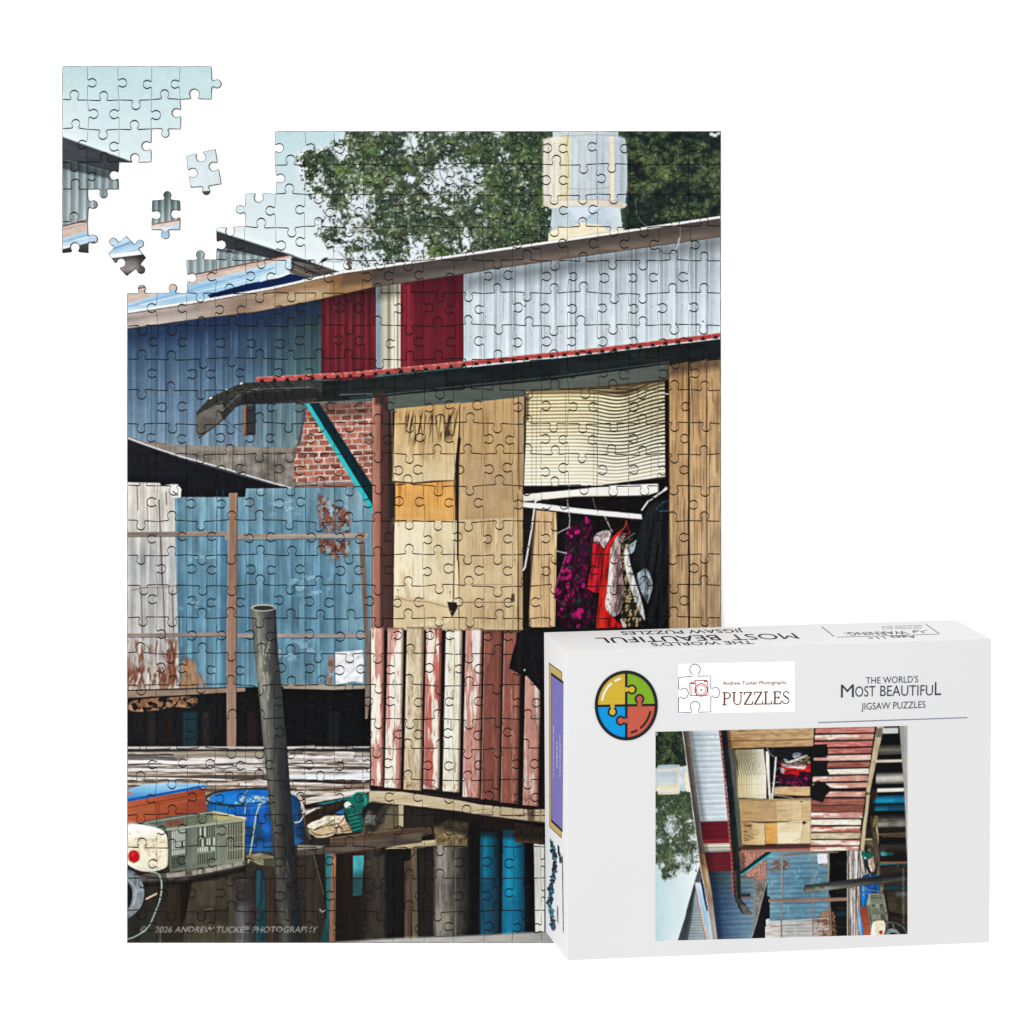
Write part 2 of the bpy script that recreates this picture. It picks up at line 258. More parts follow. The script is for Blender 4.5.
EAVE_T = [(120, 313.5), (127.6, 312), (203.7, 300.5), (274, 287.6), (344, 272), (500, 249.5), (607, 234), (721, 217), (730, 215.6)]
EAVE_B = [(120, 330), (127.6, 328.6), (204, 318), (255, 312), (321, 299), (372, 287.5), (464, 274), (490, 269.4), (721, 236.6), (730, 235)]
def paint_upper_wall(C):
    below = EAVE_B + [(730, 460), (120, 460)]
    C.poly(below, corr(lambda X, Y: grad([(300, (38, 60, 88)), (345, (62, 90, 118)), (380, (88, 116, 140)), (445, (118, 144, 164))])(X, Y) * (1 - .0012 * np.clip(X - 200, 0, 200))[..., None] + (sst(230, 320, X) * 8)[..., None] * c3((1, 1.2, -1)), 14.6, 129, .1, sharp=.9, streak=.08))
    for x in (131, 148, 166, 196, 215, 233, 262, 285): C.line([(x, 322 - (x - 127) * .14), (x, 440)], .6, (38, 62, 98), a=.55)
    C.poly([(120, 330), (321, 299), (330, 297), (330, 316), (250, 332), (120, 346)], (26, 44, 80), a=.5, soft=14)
    C.poly([(321, 296), (376, 285), (376, 380), (321, 380)], corr(grad([(290, (74, 24, 36)), (325, (118, 36, 48)), (372, (112, 32, 44))]), 7.7, 2, .2, sharp=.4, seed=4))
    C.poly([(376, 284), (401, 280), (401, 372), (376, 374)], grad([(376, (142, 158, 168)), (379, (128, 142, 150)), (383, (182, 178, 162)), (386, (208, 200, 176)), (389, (140, 132, 116)), (392, (222, 216, 192)), (396, (236, 228, 204)), (397.5, (150, 140, 120)), (400, (232, 224, 200))], 0, .05, 2, 40))
    C.poly([(376, 284), (401, 280), (401, 296), (376, 300)], (70, 66, 62), a=.55, soft=10)
    C.poly([(400.6, 279), (463.6, 272), (463.6, 366), (400.6, 372)], corr(grad([(272, (84, 18, 34)), (310, (110, 26, 44)), (365, (114, 30, 46))]), 15.5, 6, .07, sharp=.35, seed=6))
    C.poly([(401, 279), (412, 279), (412, 372), (401, 372)], corr((150, 46, 58), 4.2, 0, .2), a=.7, soft=3)
    C.poly([(463.6, 272.5), (490, 268), (730, 234), (730, 345), (463.6, 368)], corr(grad([(240, (150, 162, 168)), (275, (176, 190, 200)), (300, (198, 212, 222)), (360, (206, 219, 228))]), 15.1, 4, .09, sharp=1.0, streak=.05, seed=2))
    for i, x in enumerate(np.arange(466, 721, 15.1)):
        C.line([(x, 274 - (x - 464) * .145), (x, 366)], .55, (112, 124, 132), a=.5); C.line([(x + 1.6, 274 - (x - 464) * .145), (x + 1.6, 366)], .8, (228, 236, 242), a=.5)
    C.poly([(463, 274), (490, 269.4), (721, 236.6), (721, 247), (463, 292)], (84, 88, 92), a=.5, soft=14)
    rg = np.random.default_rng(6)
    for y0 in (300, 338):
        for x in np.arange(471, 721, 15.1): C.dab(x, y0 - (x - 464) * .06 + (18 if y0 < 310 else 0), .55, .55, 0, (120, 126, 130), .8)
    for y0 in (346, 400):
        for x in np.arange(134, 318, 14.6): C.dab(x, y0, .55, .55, 0, (54, 74, 100), .8)
    for _ in range(70):
        x = rg.uniform(465, 720); y = rg.uniform(270, 335); C.line([(x, y), (x + .2, y + rg.uniform(8, 34))], rg.uniform(.4, 1.0), (150, 156, 160), a=rg.uniform(.2, .5), soft=1)
    for _ in range(60):
        x = rg.uniform(128, 318); y = rg.uniform(330, 400); C.line([(x, y), (x + .2, y + rg.uniform(10, 44))], rg.uniform(.4, 1.1), (70, 92, 116) if rg.random() < .6 else (140, 160, 176), a=rg.uniform(.2, .45), soft=1)
    for x in (515, 575.5, 636, 696): C.line([(x, 262 - (x - 515) * .14), (x, 350)], .9, (104, 112, 118), a=.7)
    for x in (201, 272): C.line([(x, 318), (x, 444)], .9, (40, 58, 84), a=.7)
    # eave board
    tan = grad([(120, (172, 162, 156)), (180, (182, 170, 162)), (240, (142, 122, 108)), (270, (170, 146, 120)), (300, (186, 162, 130)), (329, (172, 142, 106)), (331, (160, 122, 84)), (371, (156, 116, 80)), (373, (104, 92, 84)), (480, (104, 96, 92)), (560, (116, 104, 94)), (650, (112, 100, 90)), (721, (108, 98, 90))], 0, .13, 24, 4, 3)
    C.poly(EAVE_T + EAVE_B[::-1], tan)
    C.poly([(344, 272), (500, 249.5), (721, 217), (721, 228), (500, 262), (372, 282), (340, 286)], (70, 64, 62), a=.55, soft=6)
    C.poly([(274, 287), (344, 272), (372, 270), (372, 277), (330, 285), (274, 296)], (120, 88, 62), a=.5, soft=5)
    C.poly([(120, 318), (200, 306), (200, 311), (120, 322)], (140, 126, 120), a=.5, soft=4)
    C.line(EAVE_B[1:], .8, (70, 58, 50), a=.7)
    C.line([p for p in EAVE_T], 2.4, (236, 240, 242)); C.line([(x, y + 1.7) for x, y in EAVE_T], .9, (92, 82, 76), a=.7)
    for x in np.arange(210, 345, 4.6):
        y = np.interp(x, [p[0] for p in EAVE_T], [p[1] for p in EAVE_T]); C.dab(x, y + .9, 1.0, .7, 0, (150, 150, 150), .7)
    C.sline(Z3(620, 380, 625, 430, 640, 470, 670, 495), .7, (120, 150, 138), a=.8); C.sline(Z3(808, 548, 800, 580, 778, 612), 1.6, (170, 172, 170), a=.9); C.line(Z3(812, 500, 812, 545), .8, (130, 128, 126), a=.7)
    C.sline(Z3(720, 590, 740, 610, 780, 612), .9, (70, 72, 74), a=.7)
    for x, y in ((676, 324), (703, 321.5), (525, 306)): C.dab(x, y, .9, .9, 0, (60, 62, 66))

def paint_lower_left(C):
    # grey concrete strip and bricks
    C.poly(Z4(60, 700, 150, 735, 240, 745, 780, 758, 830, 640, 860, 560, 1130, 560, 1130, 930, 700, 930, 60, 800), lambda X, Y: np.clip(c3((134, 128, 120)) * (.72 + .5 * fbm(X, Y, 12, 6, 3))[..., None] * (.84 + .32 * fbm(X, Y, 1.6, 14, 5, 3))[..., None], 0, 255))
    C.poly(Z4(150, 735, 350, 750, 780, 760, 780, 775, 400, 768, 160, 745), (150, 140, 130), a=.6, soft=1.5)
    for x in (186, 233, 268, 296): C.line([(x, 447), (x, 484)], .9, (74, 68, 62), a=.6, soft=1.5)
    bp = Z4(835, 590, 1130, 560, 1130, 900, 1000, 905, 780, 905, 790, 760, 812, 745)
    def brick(X, Y):
        y = Y + .05 * X; r = np.floor(y / 6.0); u = (X + (r % 2) * 5.5) / 11.0
        fy = y / 6.0 - r; fx = u - np.floor(u); jx = fbm(X, Y, 3, 3, 2) * .12
        m = (np.minimum(fy, 1 - fy) < .08 + jx) | (np.minimum(fx, 1 - fx) < .04 + jx * .6)
        t = _TAB[1][(r.astype(int)) & 255, np.floor(u).astype(int) & 255]
        b = c3((170, 104, 88)) * (.8 + .35 * t)[..., None] * (.85 + .3 * fbm(X, Y, 3, 2, 5))[..., None]
        mo = c3((204, 176, 160)) * (.68 + .5 * fbm(X, Y, 6, 6, 3))[..., None]
        return np.clip(np.where(m[..., None], mo, b), 0, 255)
    C.poly(bp, brick)
    C.poly(Z4(835, 560, 1130, 560, 1130, 620, 830, 640), (60, 40, 36), a=.45, soft=10)
    C.poly(Z4(838, 590, 812, 745, 790, 752, 800, 740, 822, 640, 826, 590), (70, 84, 104), a=.8)
    C.poly(Z4(740, 930, 900, 902, 1130, 895, 1130, 918, 1000, 925, 830, 945), grad([(480, (150, 140, 140)), (490, (120, 92, 84))], amt=.2, sx=10, sy=2))
    C.line(Z4(780, 925, 900, 905, 1024, 900), .8, (200, 190, 190), a=.8); C.line(Z4(880, 930, 1024, 912), 1.6, (168, 92, 74), a=.8)
    # dark lean-to roof
    C.poly([(120, 438)] + Z4(75, 716, 150, 745, 300, 795, 480, 845, 700, 910, 790, 935) + [(300, 500), (120, 500)], grad([(440, (34, 34, 42)), (485, (22, 24, 32))], amt=.2, sx=12, sy=5))
    C.line(Z4(40, 700, 75, 716, 150, 745, 300, 795, 480, 845, 700, 910, 790, 935), 1.5, (196, 200, 204)); C.line(Z4(75, 722, 300, 802, 700, 917), .8, (110, 112, 116), a=.8)
    C.line(Z4(150, 738, 240, 742), 1.4, (150, 96, 86), a=.8)
    # blue screen wall sheets
    blu = grad([(484, (120, 156, 172)), (520, (106, 146, 166)), (600, (94, 136, 158)), (690, (104, 144, 162))], amt=.14, sx=18, sy=26, seed=2)
    C.poly([(174, 497), (245, 497), (246, 488.5), (375, 487), (375, 690), (174, 688)], corr(blu, 14.2, 1, .11, sharp=.9, streak=.10, seed=3))
    for x in (217, 223, 276, 305, 317, 340): C.line([(x, 490), (x, 684)], .8, (62, 104, 136), a=.6)
    C.rect(340, 488, 376, 690, (150, 176, 186), a=.25, soft=8)
    C.poly([(224, 536), (236, 536), (236, 690), (224, 690)], (66, 110, 142), a=.5, soft=4)
    for s, x, y, w, h in ((1, 190, 555, 26, 6), (2, 180, 600, 30, 10), (3, 270, 500, 30, 14), (5, 290, 575, 40, 20), (4, 260, 640, 60, 20)):
        C.rect(x, y, x + w, y + h, (156, 194, 214), a=.5, soft=5, mask=patch(.52, 8, 5, s))
    rg = np.random.default_rng(16)
    for _ in range(90):
        x = rg.uniform(178, 370); y = rg.uniform(490, 660); C.line([(x, y), (x + .3, y + rg.uniform(8, 50))], rg.uniform(.4, 1.3), [(70, 112, 138), (150, 182, 196), (120, 110, 104)][int(rg.integers(0, 3))], a=rg.uniform(.15, .42), soft=1.2)
    for y in (540, 556, 633, 649):
        for x in np.arange(182, 370, 14.2): C.dab(x, y, .55, .55, 0, (84, 84, 84), .7)
    # white / grey sheets on the left
    C.poly([(120, 482), (160, 483), (161, 486), (172, 484), (178, 484.5), (181, 491), (181, 497), (174.5, 498), (176, 560), (178, 640), (180, 700), (120, 712)], corr(grad([(482, (214, 208, 196)), (530, (200, 196, 188)), (560, (176, 178, 178)), (640, (178, 176, 172)), (700, (186, 176, 164))], amt=.08, sx=10, sy=20), 9.5, 3, .09, sharp=.6, streak=.1, seed=5))
    C.poly(Z7(250, 30, 290, 18, 305, 40, 300, 75, 265, 75), (226, 226, 222))
    for x, y0, y1, w in ((159, 500, 585, 1.5), (137, 486, 510, .9), (163, 586, 640, 1.0), (141, 590, 640, .7), (172, 590, 640, .8), (166, 492, 505, 1.0), (147, 500, 530, .6)):
        C.line([(x, y0), (x + (y1 - y0) * .04, y1)], w, (104, 72, 58), a=.75, soft=1)
    C.line(Z7(90, 470, 150, 458, 230, 460, 290, 448), .9, (150, 104, 74), a=.7); C.line(Z7(270, 50, 290, 66), 1.2, (60, 54, 50), a=.8)
    rust = c3((128, 74, 52))
    C.poly([(120, 640), (181, 640), (183, 655), (196, 662), (197, 690), (120, 692)], (140, 96, 72), a=.7, soft=4, mask=patch(.5, 4, 26, 3, .14))
    for cx, cy, rx, ry, s in ((142, 655, 9, 8, 1), (155, 675, 22, 10, 2), (177, 672, 8, 14, 3), (190, 676, 6, 14, 4), (170, 650, 8, 10, 6), (133, 677, 8, 8, 5)):
        C.rect(cx - rx, cy - ry, cx + rx, cy + ry, flat((118, 64, 46), .3, 2, 3, s), a=.75, soft=7, mask=patch(.42, 2.2, 8, s, .2))
    C.poly(Z7(305, 775, 360, 770, 375, 850, 365, 890, 300, 890), flat((164, 124, 92), .25, 3, 8, 2), a=.85, soft=2)
    C.poly(Z7(375, 815, 400, 840, 410, 880, 370, 885), flat((150, 110, 90), .3, 2, 3, 2), a=.7, soft=3)
    # rust on the right sheets, white sack
    for pts, s in ((Z7(890, 60, 960, 95, 965, 230, 900, 215, 885, 120), 2), (Z7(960, 110, 1020, 130, 1020, 230, 975, 225), 3), (Z7(890, 250, 1024, 255, 1020, 320, 950, 345, 895, 300), 4)):
        C.poly(pts, flat((112, 70, 58), .45, 2, 2, s), a=.95, soft=4, mask=patch(.34, 3, 3.6, s, .14)); C.poly(pts, flat((146, 96, 76), .3, 2, 3, s), a=.7, soft=5, mask=patch(.52, 2.4, 5, s + 2, .1))
        C.poly(pts, (186, 184, 180), a=.35, soft=4, mask=patch(.60, 4, 6, s + 4, .06))
    C.poly(Z7(925, 745, 955, 745, 960, 800, 945, 880, 905, 875, 930, 820), flat((150, 96, 74), .35, 2, 5, 3), a=.8, soft=3, mask=patch(.4, 3, 6, 1, .15))
    C.line(Z7(905, 45, 1024, 110), .8, (110, 130, 140), a=.6)
    # under-wall void
    C.poly([(120, 690), (196, 688), (245, 687), (376, 685), (376, 755), (120, 755)], grad([(120, (22, 22, 26)), (150, (30, 28, 30)), (182, (20, 26, 32)), (260, (22, 18, 20)), (290, (14, 14, 18)), (376, (12, 14, 18))], 0, .3, 5, 30))
    for x, w, c in ((152, 7, (44, 40, 40)), (190, 14, (28, 66, 76)), (206, 6, (52, 48, 44)), (168, 6, (40, 28, 28)), (252, 10, (44, 30, 28)), (334, 10, (30, 34, 38))):
        C.poly([(x - w / 2, 712), (x + w / 2, 712), (x + w / 2, 748), (x - w / 2, 748)], c, a=.8, soft=3)
    C.spoly(Z7(75, 940, 200, 930, 370, 920, 375, 955, 340, 975, 270, 965, 200, 985, 75, 992), flat((140, 104, 78), .3, 5, 3, 5), mask=patch(.3, 5, 5, 3, .1))
    C.poly(Z7(75, 900, 300, 895, 500, 888, 578, 886, 578, 902, 300, 918, 75, 930), wood((150, 128, 110), .2, True, 2))
    C.poly(Z7(740, 868, 1100, 875, 1100, 890, 960, 895, 740, 890), wood((150, 142, 130), .2, True, 3))
    # rails and posts
    C.poly(Z7(75, 222, 300, 220, 500, 218, 500, 238, 280, 240, 75, 242), wood((150, 136, 126), .16, True, 3)); C.line(Z7(75, 243, 500, 240), .8, (70, 78, 88), a=.7)
    C.poly(Z7(490, 236, 540, 230, 1100, 228, 1100, 246, 490, 256), wood((156, 146, 138), .16, True, 4)); C.line(Z7(545, 257, 1080, 249), .8, (58, 84, 104), a=.7)
    C.poly(Z7(75, 655, 500, 650, 500, 665, 75, 670), wood((148, 134, 124), .16, True, 5)); C.line(Z7(75, 672, 500, 667), .8, (70, 70, 74), a=.7)
    C.poly(Z7(540, 655, 1100, 655, 1100, 672, 540, 672), wood((150, 142, 138), .16, True, 6)); C.line(Z7(540, 674, 1100, 674), .8, (60, 82, 98), a=.7)
    C.poly(Z7(508, 55, 545, 55, 542, 500, 538, 1160, 498, 1160, 498, 600, 503, 300), wood((148, 120, 104), .14, False, 7)); C.line(Z7(544, 60, 541, 500, 538, 1000), .8, (70, 62, 60), a=.8); C.line(Z7(509, 60, 500, 600, 499, 1000), .7, (190, 164, 146), a=.7)
    C.poly(Z8(120, 222, 145, 222, 165, 600, 175, 900, 160, 1020, 150, 1020, 150, 700), wood((132, 116, 104), .2, False, 8))
    sack = Z8(22, 735, 140, 725, 143, 780, 140, 868, 100, 858, 60, 866, 24, 872)
    C.poly(sack, lambda X, Y: c3((240, 242, 246)) * (.74 + .42 * fbm(X, Y, 5, 4, 5))[..., None].clip(0, 1.03), soft=1.2)
    C.line(Z8(24, 876, 140, 866), .9, (80, 84, 88), a=.6); C.line(Z8(40, 800, 90, 760, 130, 770), 1.2, (248, 250, 252), a=.6, soft=2); C.line(Z8(60, 850, 110, 800), 1.6, (176, 184, 196), a=.6, soft=2)

def paint_deck(C):
    # weathered boards
    def boards(X, Y):
        y = Y + .02 * X + 1.6 * (fbm(X, Y, 40, 8, 3) - .5) * 2
        n = fbm(X, y, 34, 1.7, 1, 3); m = fbm(X, y, 60, 5, 4, 2)
        o = c3((186, 174, 164)) * (.62 + .62 * m)[..., None]
        o = o + (c3((244, 240, 238)) - o) * sst(.52, .66, n)[..., None]
        o = o + (c3((58, 46, 42)) - o) * (sst(.42, .3, n) * .9)[..., None]
        o = o + (c3((150, 118, 96)) - o) * (sst(.6, .75, fbm(X, Y, 30, 3, 6)) * .35)[..., None]
        return np.clip(o, 0, 255)
    C.poly([(120, 747), (300, 747), (376, 746), (376, 830), (300, 835), (120, 840)], (98, 86, 78))
    rg = np.random.default_rng(12); y = 751.5; k = 0
    tones = [(168, 156, 142), (196, 186, 178), (226, 218, 212), (200, 188, 178), (230, 226, 222), (208, 196, 186), (176, 160, 146), (228, 218, 208), (190, 174, 158), (150, 134, 118), (200, 186, 170), (140, 124, 108), (120, 106, 92), (110, 96, 84)]
    while y < 812:
        h = rg.uniform(3.6, 5.6); x = 118
        while x < 376:
            w_ = rg.uniform(60, 190); tl = rg.uniform(-.018, .018); t = c3(tones[min(k + int(rg.integers(0, 2)), 13)]) * rg.uniform(.88, 1.04); x2 = min(378, x + w_)
            top = [(x + (x2 - x) * i / 8, y + tl * (x2 - x) * i / 8 + rg.normal(0, .35)) for i in range(9)]; bot = [(a, b + h - rg.uniform(.7, 1.3)) for a, b in top[::-1]]
            def brd(X, Y, t=t, sd=int(rg.integers(0, 8))):
                n = fbm(X, Y, 22, .9, sd, 3); m = fbm(X, Y, 12, 2.4, sd + 2, 3)
                o = t * (.72 + .5 * m)[..., None]; o = o + (c3((250, 248, 246)) - o) * (sst(.55, .7, n) * .55)[..., None]; return np.clip(o + (c3((66, 54, 48)) - o) * (sst(.42, .3, n) * .5)[..., None], 0, 255)
            C.poly(top + bot, brd, soft=.9); x = x2 + rg.uniform(.4, 1.6)
        y += h; k += 1
    C.rect(120, 746.5, 376, 749, (176, 172, 166)); C.line([(120, 750.6), (250, 750.5), (376, 750)], 2.2, (40, 36, 34), a=.85, soft=1.5); C.line([(120, 757), (175, 757.5), (210, 754)], 2.6, (52, 44, 42), a=.7, soft=2.5)
    C.poly([(172, 752), (210, 751), (245, 752), (290, 753), (290, 757), (235, 758), (175, 758)], flat((164, 156, 138), .2, 20, 2, 3), a=.8, soft=1.5)
    for p, w, c, a in ((D4(60, 240, 250, 225, 420, 240), 2.6, (246, 242, 240), .7), (D4(430, 230, 700, 215, 1000, 225), 3.0, (240, 234, 232), .7), (D4(660, 275, 850, 270, 1000, 285), 2.4, (236, 240, 246), .7), (D4(60, 300, 400, 290, 700, 305), 1.6, (224, 214, 206), .7), (D4(60, 255, 300, 245), .8, (60, 48, 46), .8), (D4(650, 262, 760, 285, 850, 262), 1.2, (60, 52, 52), .7), (D4(60, 380, 400, 372, 640, 380, 1000, 365), 1.0, (86, 66, 56), .7)):
        C.line(p, w, c, a, soft=1.2)
    for p, w, c, a in ((D5(360, 340, 700, 345, 940, 330), 4.5, (226, 238, 248), .9), (D5(360, 372, 600, 378, 760, 390, 940, 392), 2.2, (50, 40, 36), .85), (D5(360, 255, 520, 275), 1.0, (60, 50, 48), .8), (D5(640, 250, 800, 270, 940, 275), 1.6, (88, 74, 70), .6), (D5(350, 215, 640, 205, 940, 215), 2.4, (234, 228, 224), .6), (D5(700, 165, 830, 168), 2.0, (232, 230, 230), .8), (D5(360, 410, 700, 420, 940, 395), 3.0, (132, 116, 98), .8), (D5(380, 440, 600, 440, 900, 420), 2.0, (84, 70, 58), .8), (D5(900, 375, 945, 350), 1.6, (240, 240, 240), .9), (D5(360, 150, 560, 110, 940, 140), 1.4, (60, 54, 50), .5), (D5(350, 130, 540, 118), 1.8, (190, 184, 178), .6)):
        C.line(p, w, c, a, soft=1.2)
    # shadowy stilts below deck
    C.poly([(120, 836), (300, 815), (376, 790), (376, 770), (560, 815), (730, 830), (730, 945), (120, 945)], grad([(120, (58, 54, 48)), (170, (60, 52, 42)), (240, (74, 66, 54)), (300, (52, 46, 40)), (376, (34, 30, 28)), (460, (28, 26, 26)), (540, (18, 18, 22)), (730, (16, 18, 22))], 0, .25, 6, 40))
    # lower left stilts
    C.poly(D6(300, 390, 440, 390, 450, 690, 300, 840), wood((62, 50, 40), .3, False, 2)); C.poly(D6(440, 380, 530, 370, 480, 640, 440, 700), (32, 24, 20), soft=2)
    C.poly(D6(530, 380, 830, 360, 830, 840, 460, 840, 480, 640), grad([(190, (86, 80, 62)), (215, (98, 92, 72)), (233, (82, 74, 60))], 0, .2, 4, 20))
    C.poly(D6(560, 560, 830, 570, 830, 700, 560, 640), (56, 52, 42), a=.6, soft=6); C.line(D6(620, 580, 680, 578), .9, (150, 146, 120), a=.7)
    C.poly(D6(150, 600, 300, 560, 300, 840, 150, 840), (70, 78, 70), a=.6, soft=4); C.line(D6(295, 720, 295, 830), 1.1, (150, 126, 100), a=.8)
    C.poly(D6(800, 380, 830, 380, 830, 840, 790, 840), (120, 104, 82), a=.6, soft=2)
    C.poly(D6(830, 370, 960, 350, 990, 840, 835, 840), grad([(234, (96, 94, 96)), (243, (128, 128, 130)), (250, (80, 78, 80)), (257, (48, 46, 48))], 0, .12, 3, 14)); C.poly(D6(830, 360, 960, 350, 970, 520, 840, 560), (52, 40, 40), a=.6, soft=8)
    C.poly(B1(625, 680, 660, 680, 665, 1000, 625, 1000), grad([(255, (34, 118, 136)), (266, (26, 90, 108))], 0, .2, 4, 12)); C.poly(B1(625, 860, 690, 850, 690, 990, 630, 990), (24, 70, 80), a=.6, soft=3)
    C.poly(B1(668, 670, 700, 670, 712, 990, 668, 990), wood((84, 66, 52), .35, False, 3)); C.poly(B1(600, 850, 640, 850, 640, 870, 600, 870), (90, 40, 40), a=.6, soft=3)
    C.sline(B1(648, 680, 645, 760, 650, 800, 630, 850), 1.8, (36, 70, 84), a=.9)
    C.poly(B1(785, 610, 870, 610, 925, 870, 910, 990, 810, 990), grad([(294, (58, 50, 42)), (310, (84, 74, 58)), (325, (60, 52, 44))], 0, .25, 4, 26)); C.line(B1(870, 620, 890, 700, 912, 790), .8, (150, 140, 116), a=.8)
    C.poly(B1(918, 612, 945, 612, 940, 800, 935, 990, 895, 990, 925, 880), grad([(840, (64, 156, 164)), (900, (46, 130, 138)), (940, (30, 90, 98))], amt=.12, sx=3, sy=8)); C.poly(B1(945, 612, 965, 612, 960, 990, 935, 990), wood((150, 112, 86), .25, False, 4))
    C.poly([(127, 880), (258, 868), (258, 943), (127, 943)], (24, 20, 16), a=.28, soft=10); C.poly([(258, 860), (330, 850), (330, 943), (258, 943)], (22, 18, 14), a=.3, soft=8)
    C.line(B1(895, 850, 905, 862, 920, 856), .9, (190, 196, 190), a=.8)

def paint_clutter(C):
    # deck lip boards
    C.poly(B1(75, 720, 150, 700, 300, 694, 350, 672, 575, 646, 580, 662, 500, 680, 335, 712, 330, 735, 160, 745, 75, 720), wood((96, 92, 84), .35, True, 2))
    for x, y in ((260, 702), (300, 698), (370, 690), (420, 682), (460, 672), (500, 664), (545, 654)): C.poly(B1(x - 20, y - 5, x + 20, y - 10, x + 22, y + 8, x - 18, y + 14), flat((156, 150, 138), .2, 4, 2, int(x) % 7), a=.85, soft=1.2)
    C.poly(B1(75, 738, 350, 722, 580, 668, 580, 690, 340, 740, 75, 760), (26, 22, 20), a=.8, soft=3)
    # blue tub
    tub = grad([(205, (12, 84, 140)), (218, (34, 128, 190)), (232, (20, 104, 176)), (248, (20, 98, 184)), (262, (22, 104, 188)), (284, (14, 66, 122)), (296, (26, 80, 124)), (304, (14, 52, 84))], 0, .22, 4, 12)
    C.spoly(B1(405, 385, 420, 430, 470, 460, 570, 480, 580, 606, 700, 596, 800, 580, 835, 545, 815, 400, 790, 360, 700, 350), tub)
    C.poly(B1(580, 500, 640, 480, 660, 560, 600, 590), (20, 76, 84), a=.7, soft=6); C.poly(B1(575, 500, 690, 540, 690, 600, 575, 600), (12, 62, 118), a=.5, soft=8); C.line(B1(420, 432, 500, 455, 575, 462), 1.0, (12, 70, 120), a=.7); C.line(B1(580, 420, 680, 412), 1.0, (64, 156, 220), a=.5, soft=1.5); C.poly(B1(570, 575, 700, 560, 800, 550, 830, 560, 700, 606, 575, 606), (38, 110, 170), a=.6, soft=2)
    C.spoly(B1(412, 378, 470, 350, 580, 336, 690, 338, 690, 400, 560, 405, 450, 400), grad([(790, (18, 106, 190)), (803, (24, 130, 220))], amt=.15, sx=8, sy=3))
    C.poly(B1(530, 400, 560, 370, 620, 364, 680, 372, 680, 395, 600, 400), flat((176, 190, 196), .35, 2, 2, 2), a=.8, soft=2, mask=patch(.38, 3, 3, 2, .2))
    C.sline(B1(690, 336, 580, 336, 480, 345, 425, 362, 410, 380, 430, 396, 500, 406, 580, 408), 2.0, (34, 60, 56)); C.line(B1(560, 400, 640, 396, 690, 400), 1.6, (30, 80, 110), a=.8)
    for p, w in ((B1(560, 380, 585, 345), .8), (B1(590, 375, 580, 400, 575, 440), .8), (B1(640, 400, 622, 450, 612, 530, 600, 600, 590, 650), 1.4), (B1(620, 370, 660, 395, 630, 405), .8)): C.line(p, w, (176, 182, 168), a=.9)
    # orange cool box with blue lid
    C.poly(B1(60, 395, 200, 370, 405, 335, 412, 432, 240, 455, 75, 488, 60, 488), grad([(127, (184, 96, 58)), (160, (172, 86, 52)), (207, (148, 70, 46))], 0, .08, 20, 6)); C.line(B1(75, 418, 240, 385, 405, 352), 1.0, (138, 58, 34), a=.8); C.line(B1(75, 440, 400, 372), .7, (206, 110, 66), a=.6)
    C.poly(B1(200, 390, 212, 388, 214, 470, 202, 470), (146, 58, 32), a=.5, soft=2)
    C.poly(B1(60, 345, 140, 318, 250, 308, 400, 315, 408, 330, 240, 362, 60, 395), grad([(782, (164, 204, 238)), (790, (120, 178, 226)), (800, (60, 130, 196))], amt=.05, sx=20, sy=3))
    C.line(B1(60, 388, 240, 356, 404, 324), 2.8, (28, 100, 170)); C.poly(B1(75, 345, 100, 358, 75, 362), (206, 110, 74)); C.line(B1(300, 322, 408, 322), 1.2, (110, 180, 240), a=.8)
    # crate
    G = (128, 134, 116)
    C.poly(B1(130, 480, 440, 432, 578, 462, 572, 645, 255, 692, 245, 520), grad([(180, (104, 112, 100)), (215, (122, 130, 114)), (245, (134, 136, 112))], 0, .06, 12, 10))
    C.poly(B1(140, 482, 430, 440, 560, 464, 250, 506), grad([(140, (98, 104, 96)), (200, (112, 118, 98)), (240, (160, 160, 112))], 0, .1, 10, 4))
    C.poly(B1(240, 475, 310, 465, 312, 492, 242, 498), flat((150, 70, 50), .3, 1.2, 6, 2), a=.7, soft=2); C.poly(B1(440, 442, 540, 462, 470, 474, 440, 462), (190, 182, 130), a=.6, soft=2)
    for i in range(11): C.line(B1(245 + i * 7, 472 - i, 245 + i * 7, 495 - i), .5, (78, 84, 76), a=.7)
    for i in range(8): C.line(B1(382 + i * 8, 450 - i, 382 + i * 8, 476 - i), .5, (80, 86, 76), a=.7)
    rg = np.random.default_rng(2)
    for bx0, bx1, n, ya, yb in ((266, 316, 7, 512, 676), (376, 444, 8, 500, 660), (506, 560, 6, 486, 640)):
        for i in range(n):
            x = bx0 + (bx1 - bx0) * i / (n - 1); sl = (x - bx0) * -.13
            for q0, q1 in ((ya, ya + 50), (ya + 54, ya + 84), (ya + 88, ya + 108), (ya + 116, yb)):
                bright = (bx0 < 500 and q0 < yb - 60 and rg.random() < (.85 if (bx0 < 300 or q0 > 540 and q0 < 600) else .4))
                C.poly(B1(x - 2.2, q0 + sl, x + 2.2, q0 + sl, x + 2.2, q1 + sl, x - 2.2, q1 + sl), (218, 216, 206) if bright else (54, 58, 50), a=.85, soft=.5)
    C.line(B1(240, 510, 400, 492, 578, 466), 2.4, (150, 156, 138)); C.line(B1(240, 520, 578, 476), .8, (84, 90, 80), a=.8); C.line(B1(440, 434, 578, 462), 1.6, (206, 198, 150))
    C.line(B1(140, 482, 440, 434), 1.2, (142, 148, 130)); C.line(B1(572, 470, 570, 640), 1.6, (158, 160, 138), a=.8)
    for x in (348, 470): C.poly(B1(x, 500, x + 26, 497, x + 26, 650, x, 655), (118, 126, 110), a=.7, soft=2)
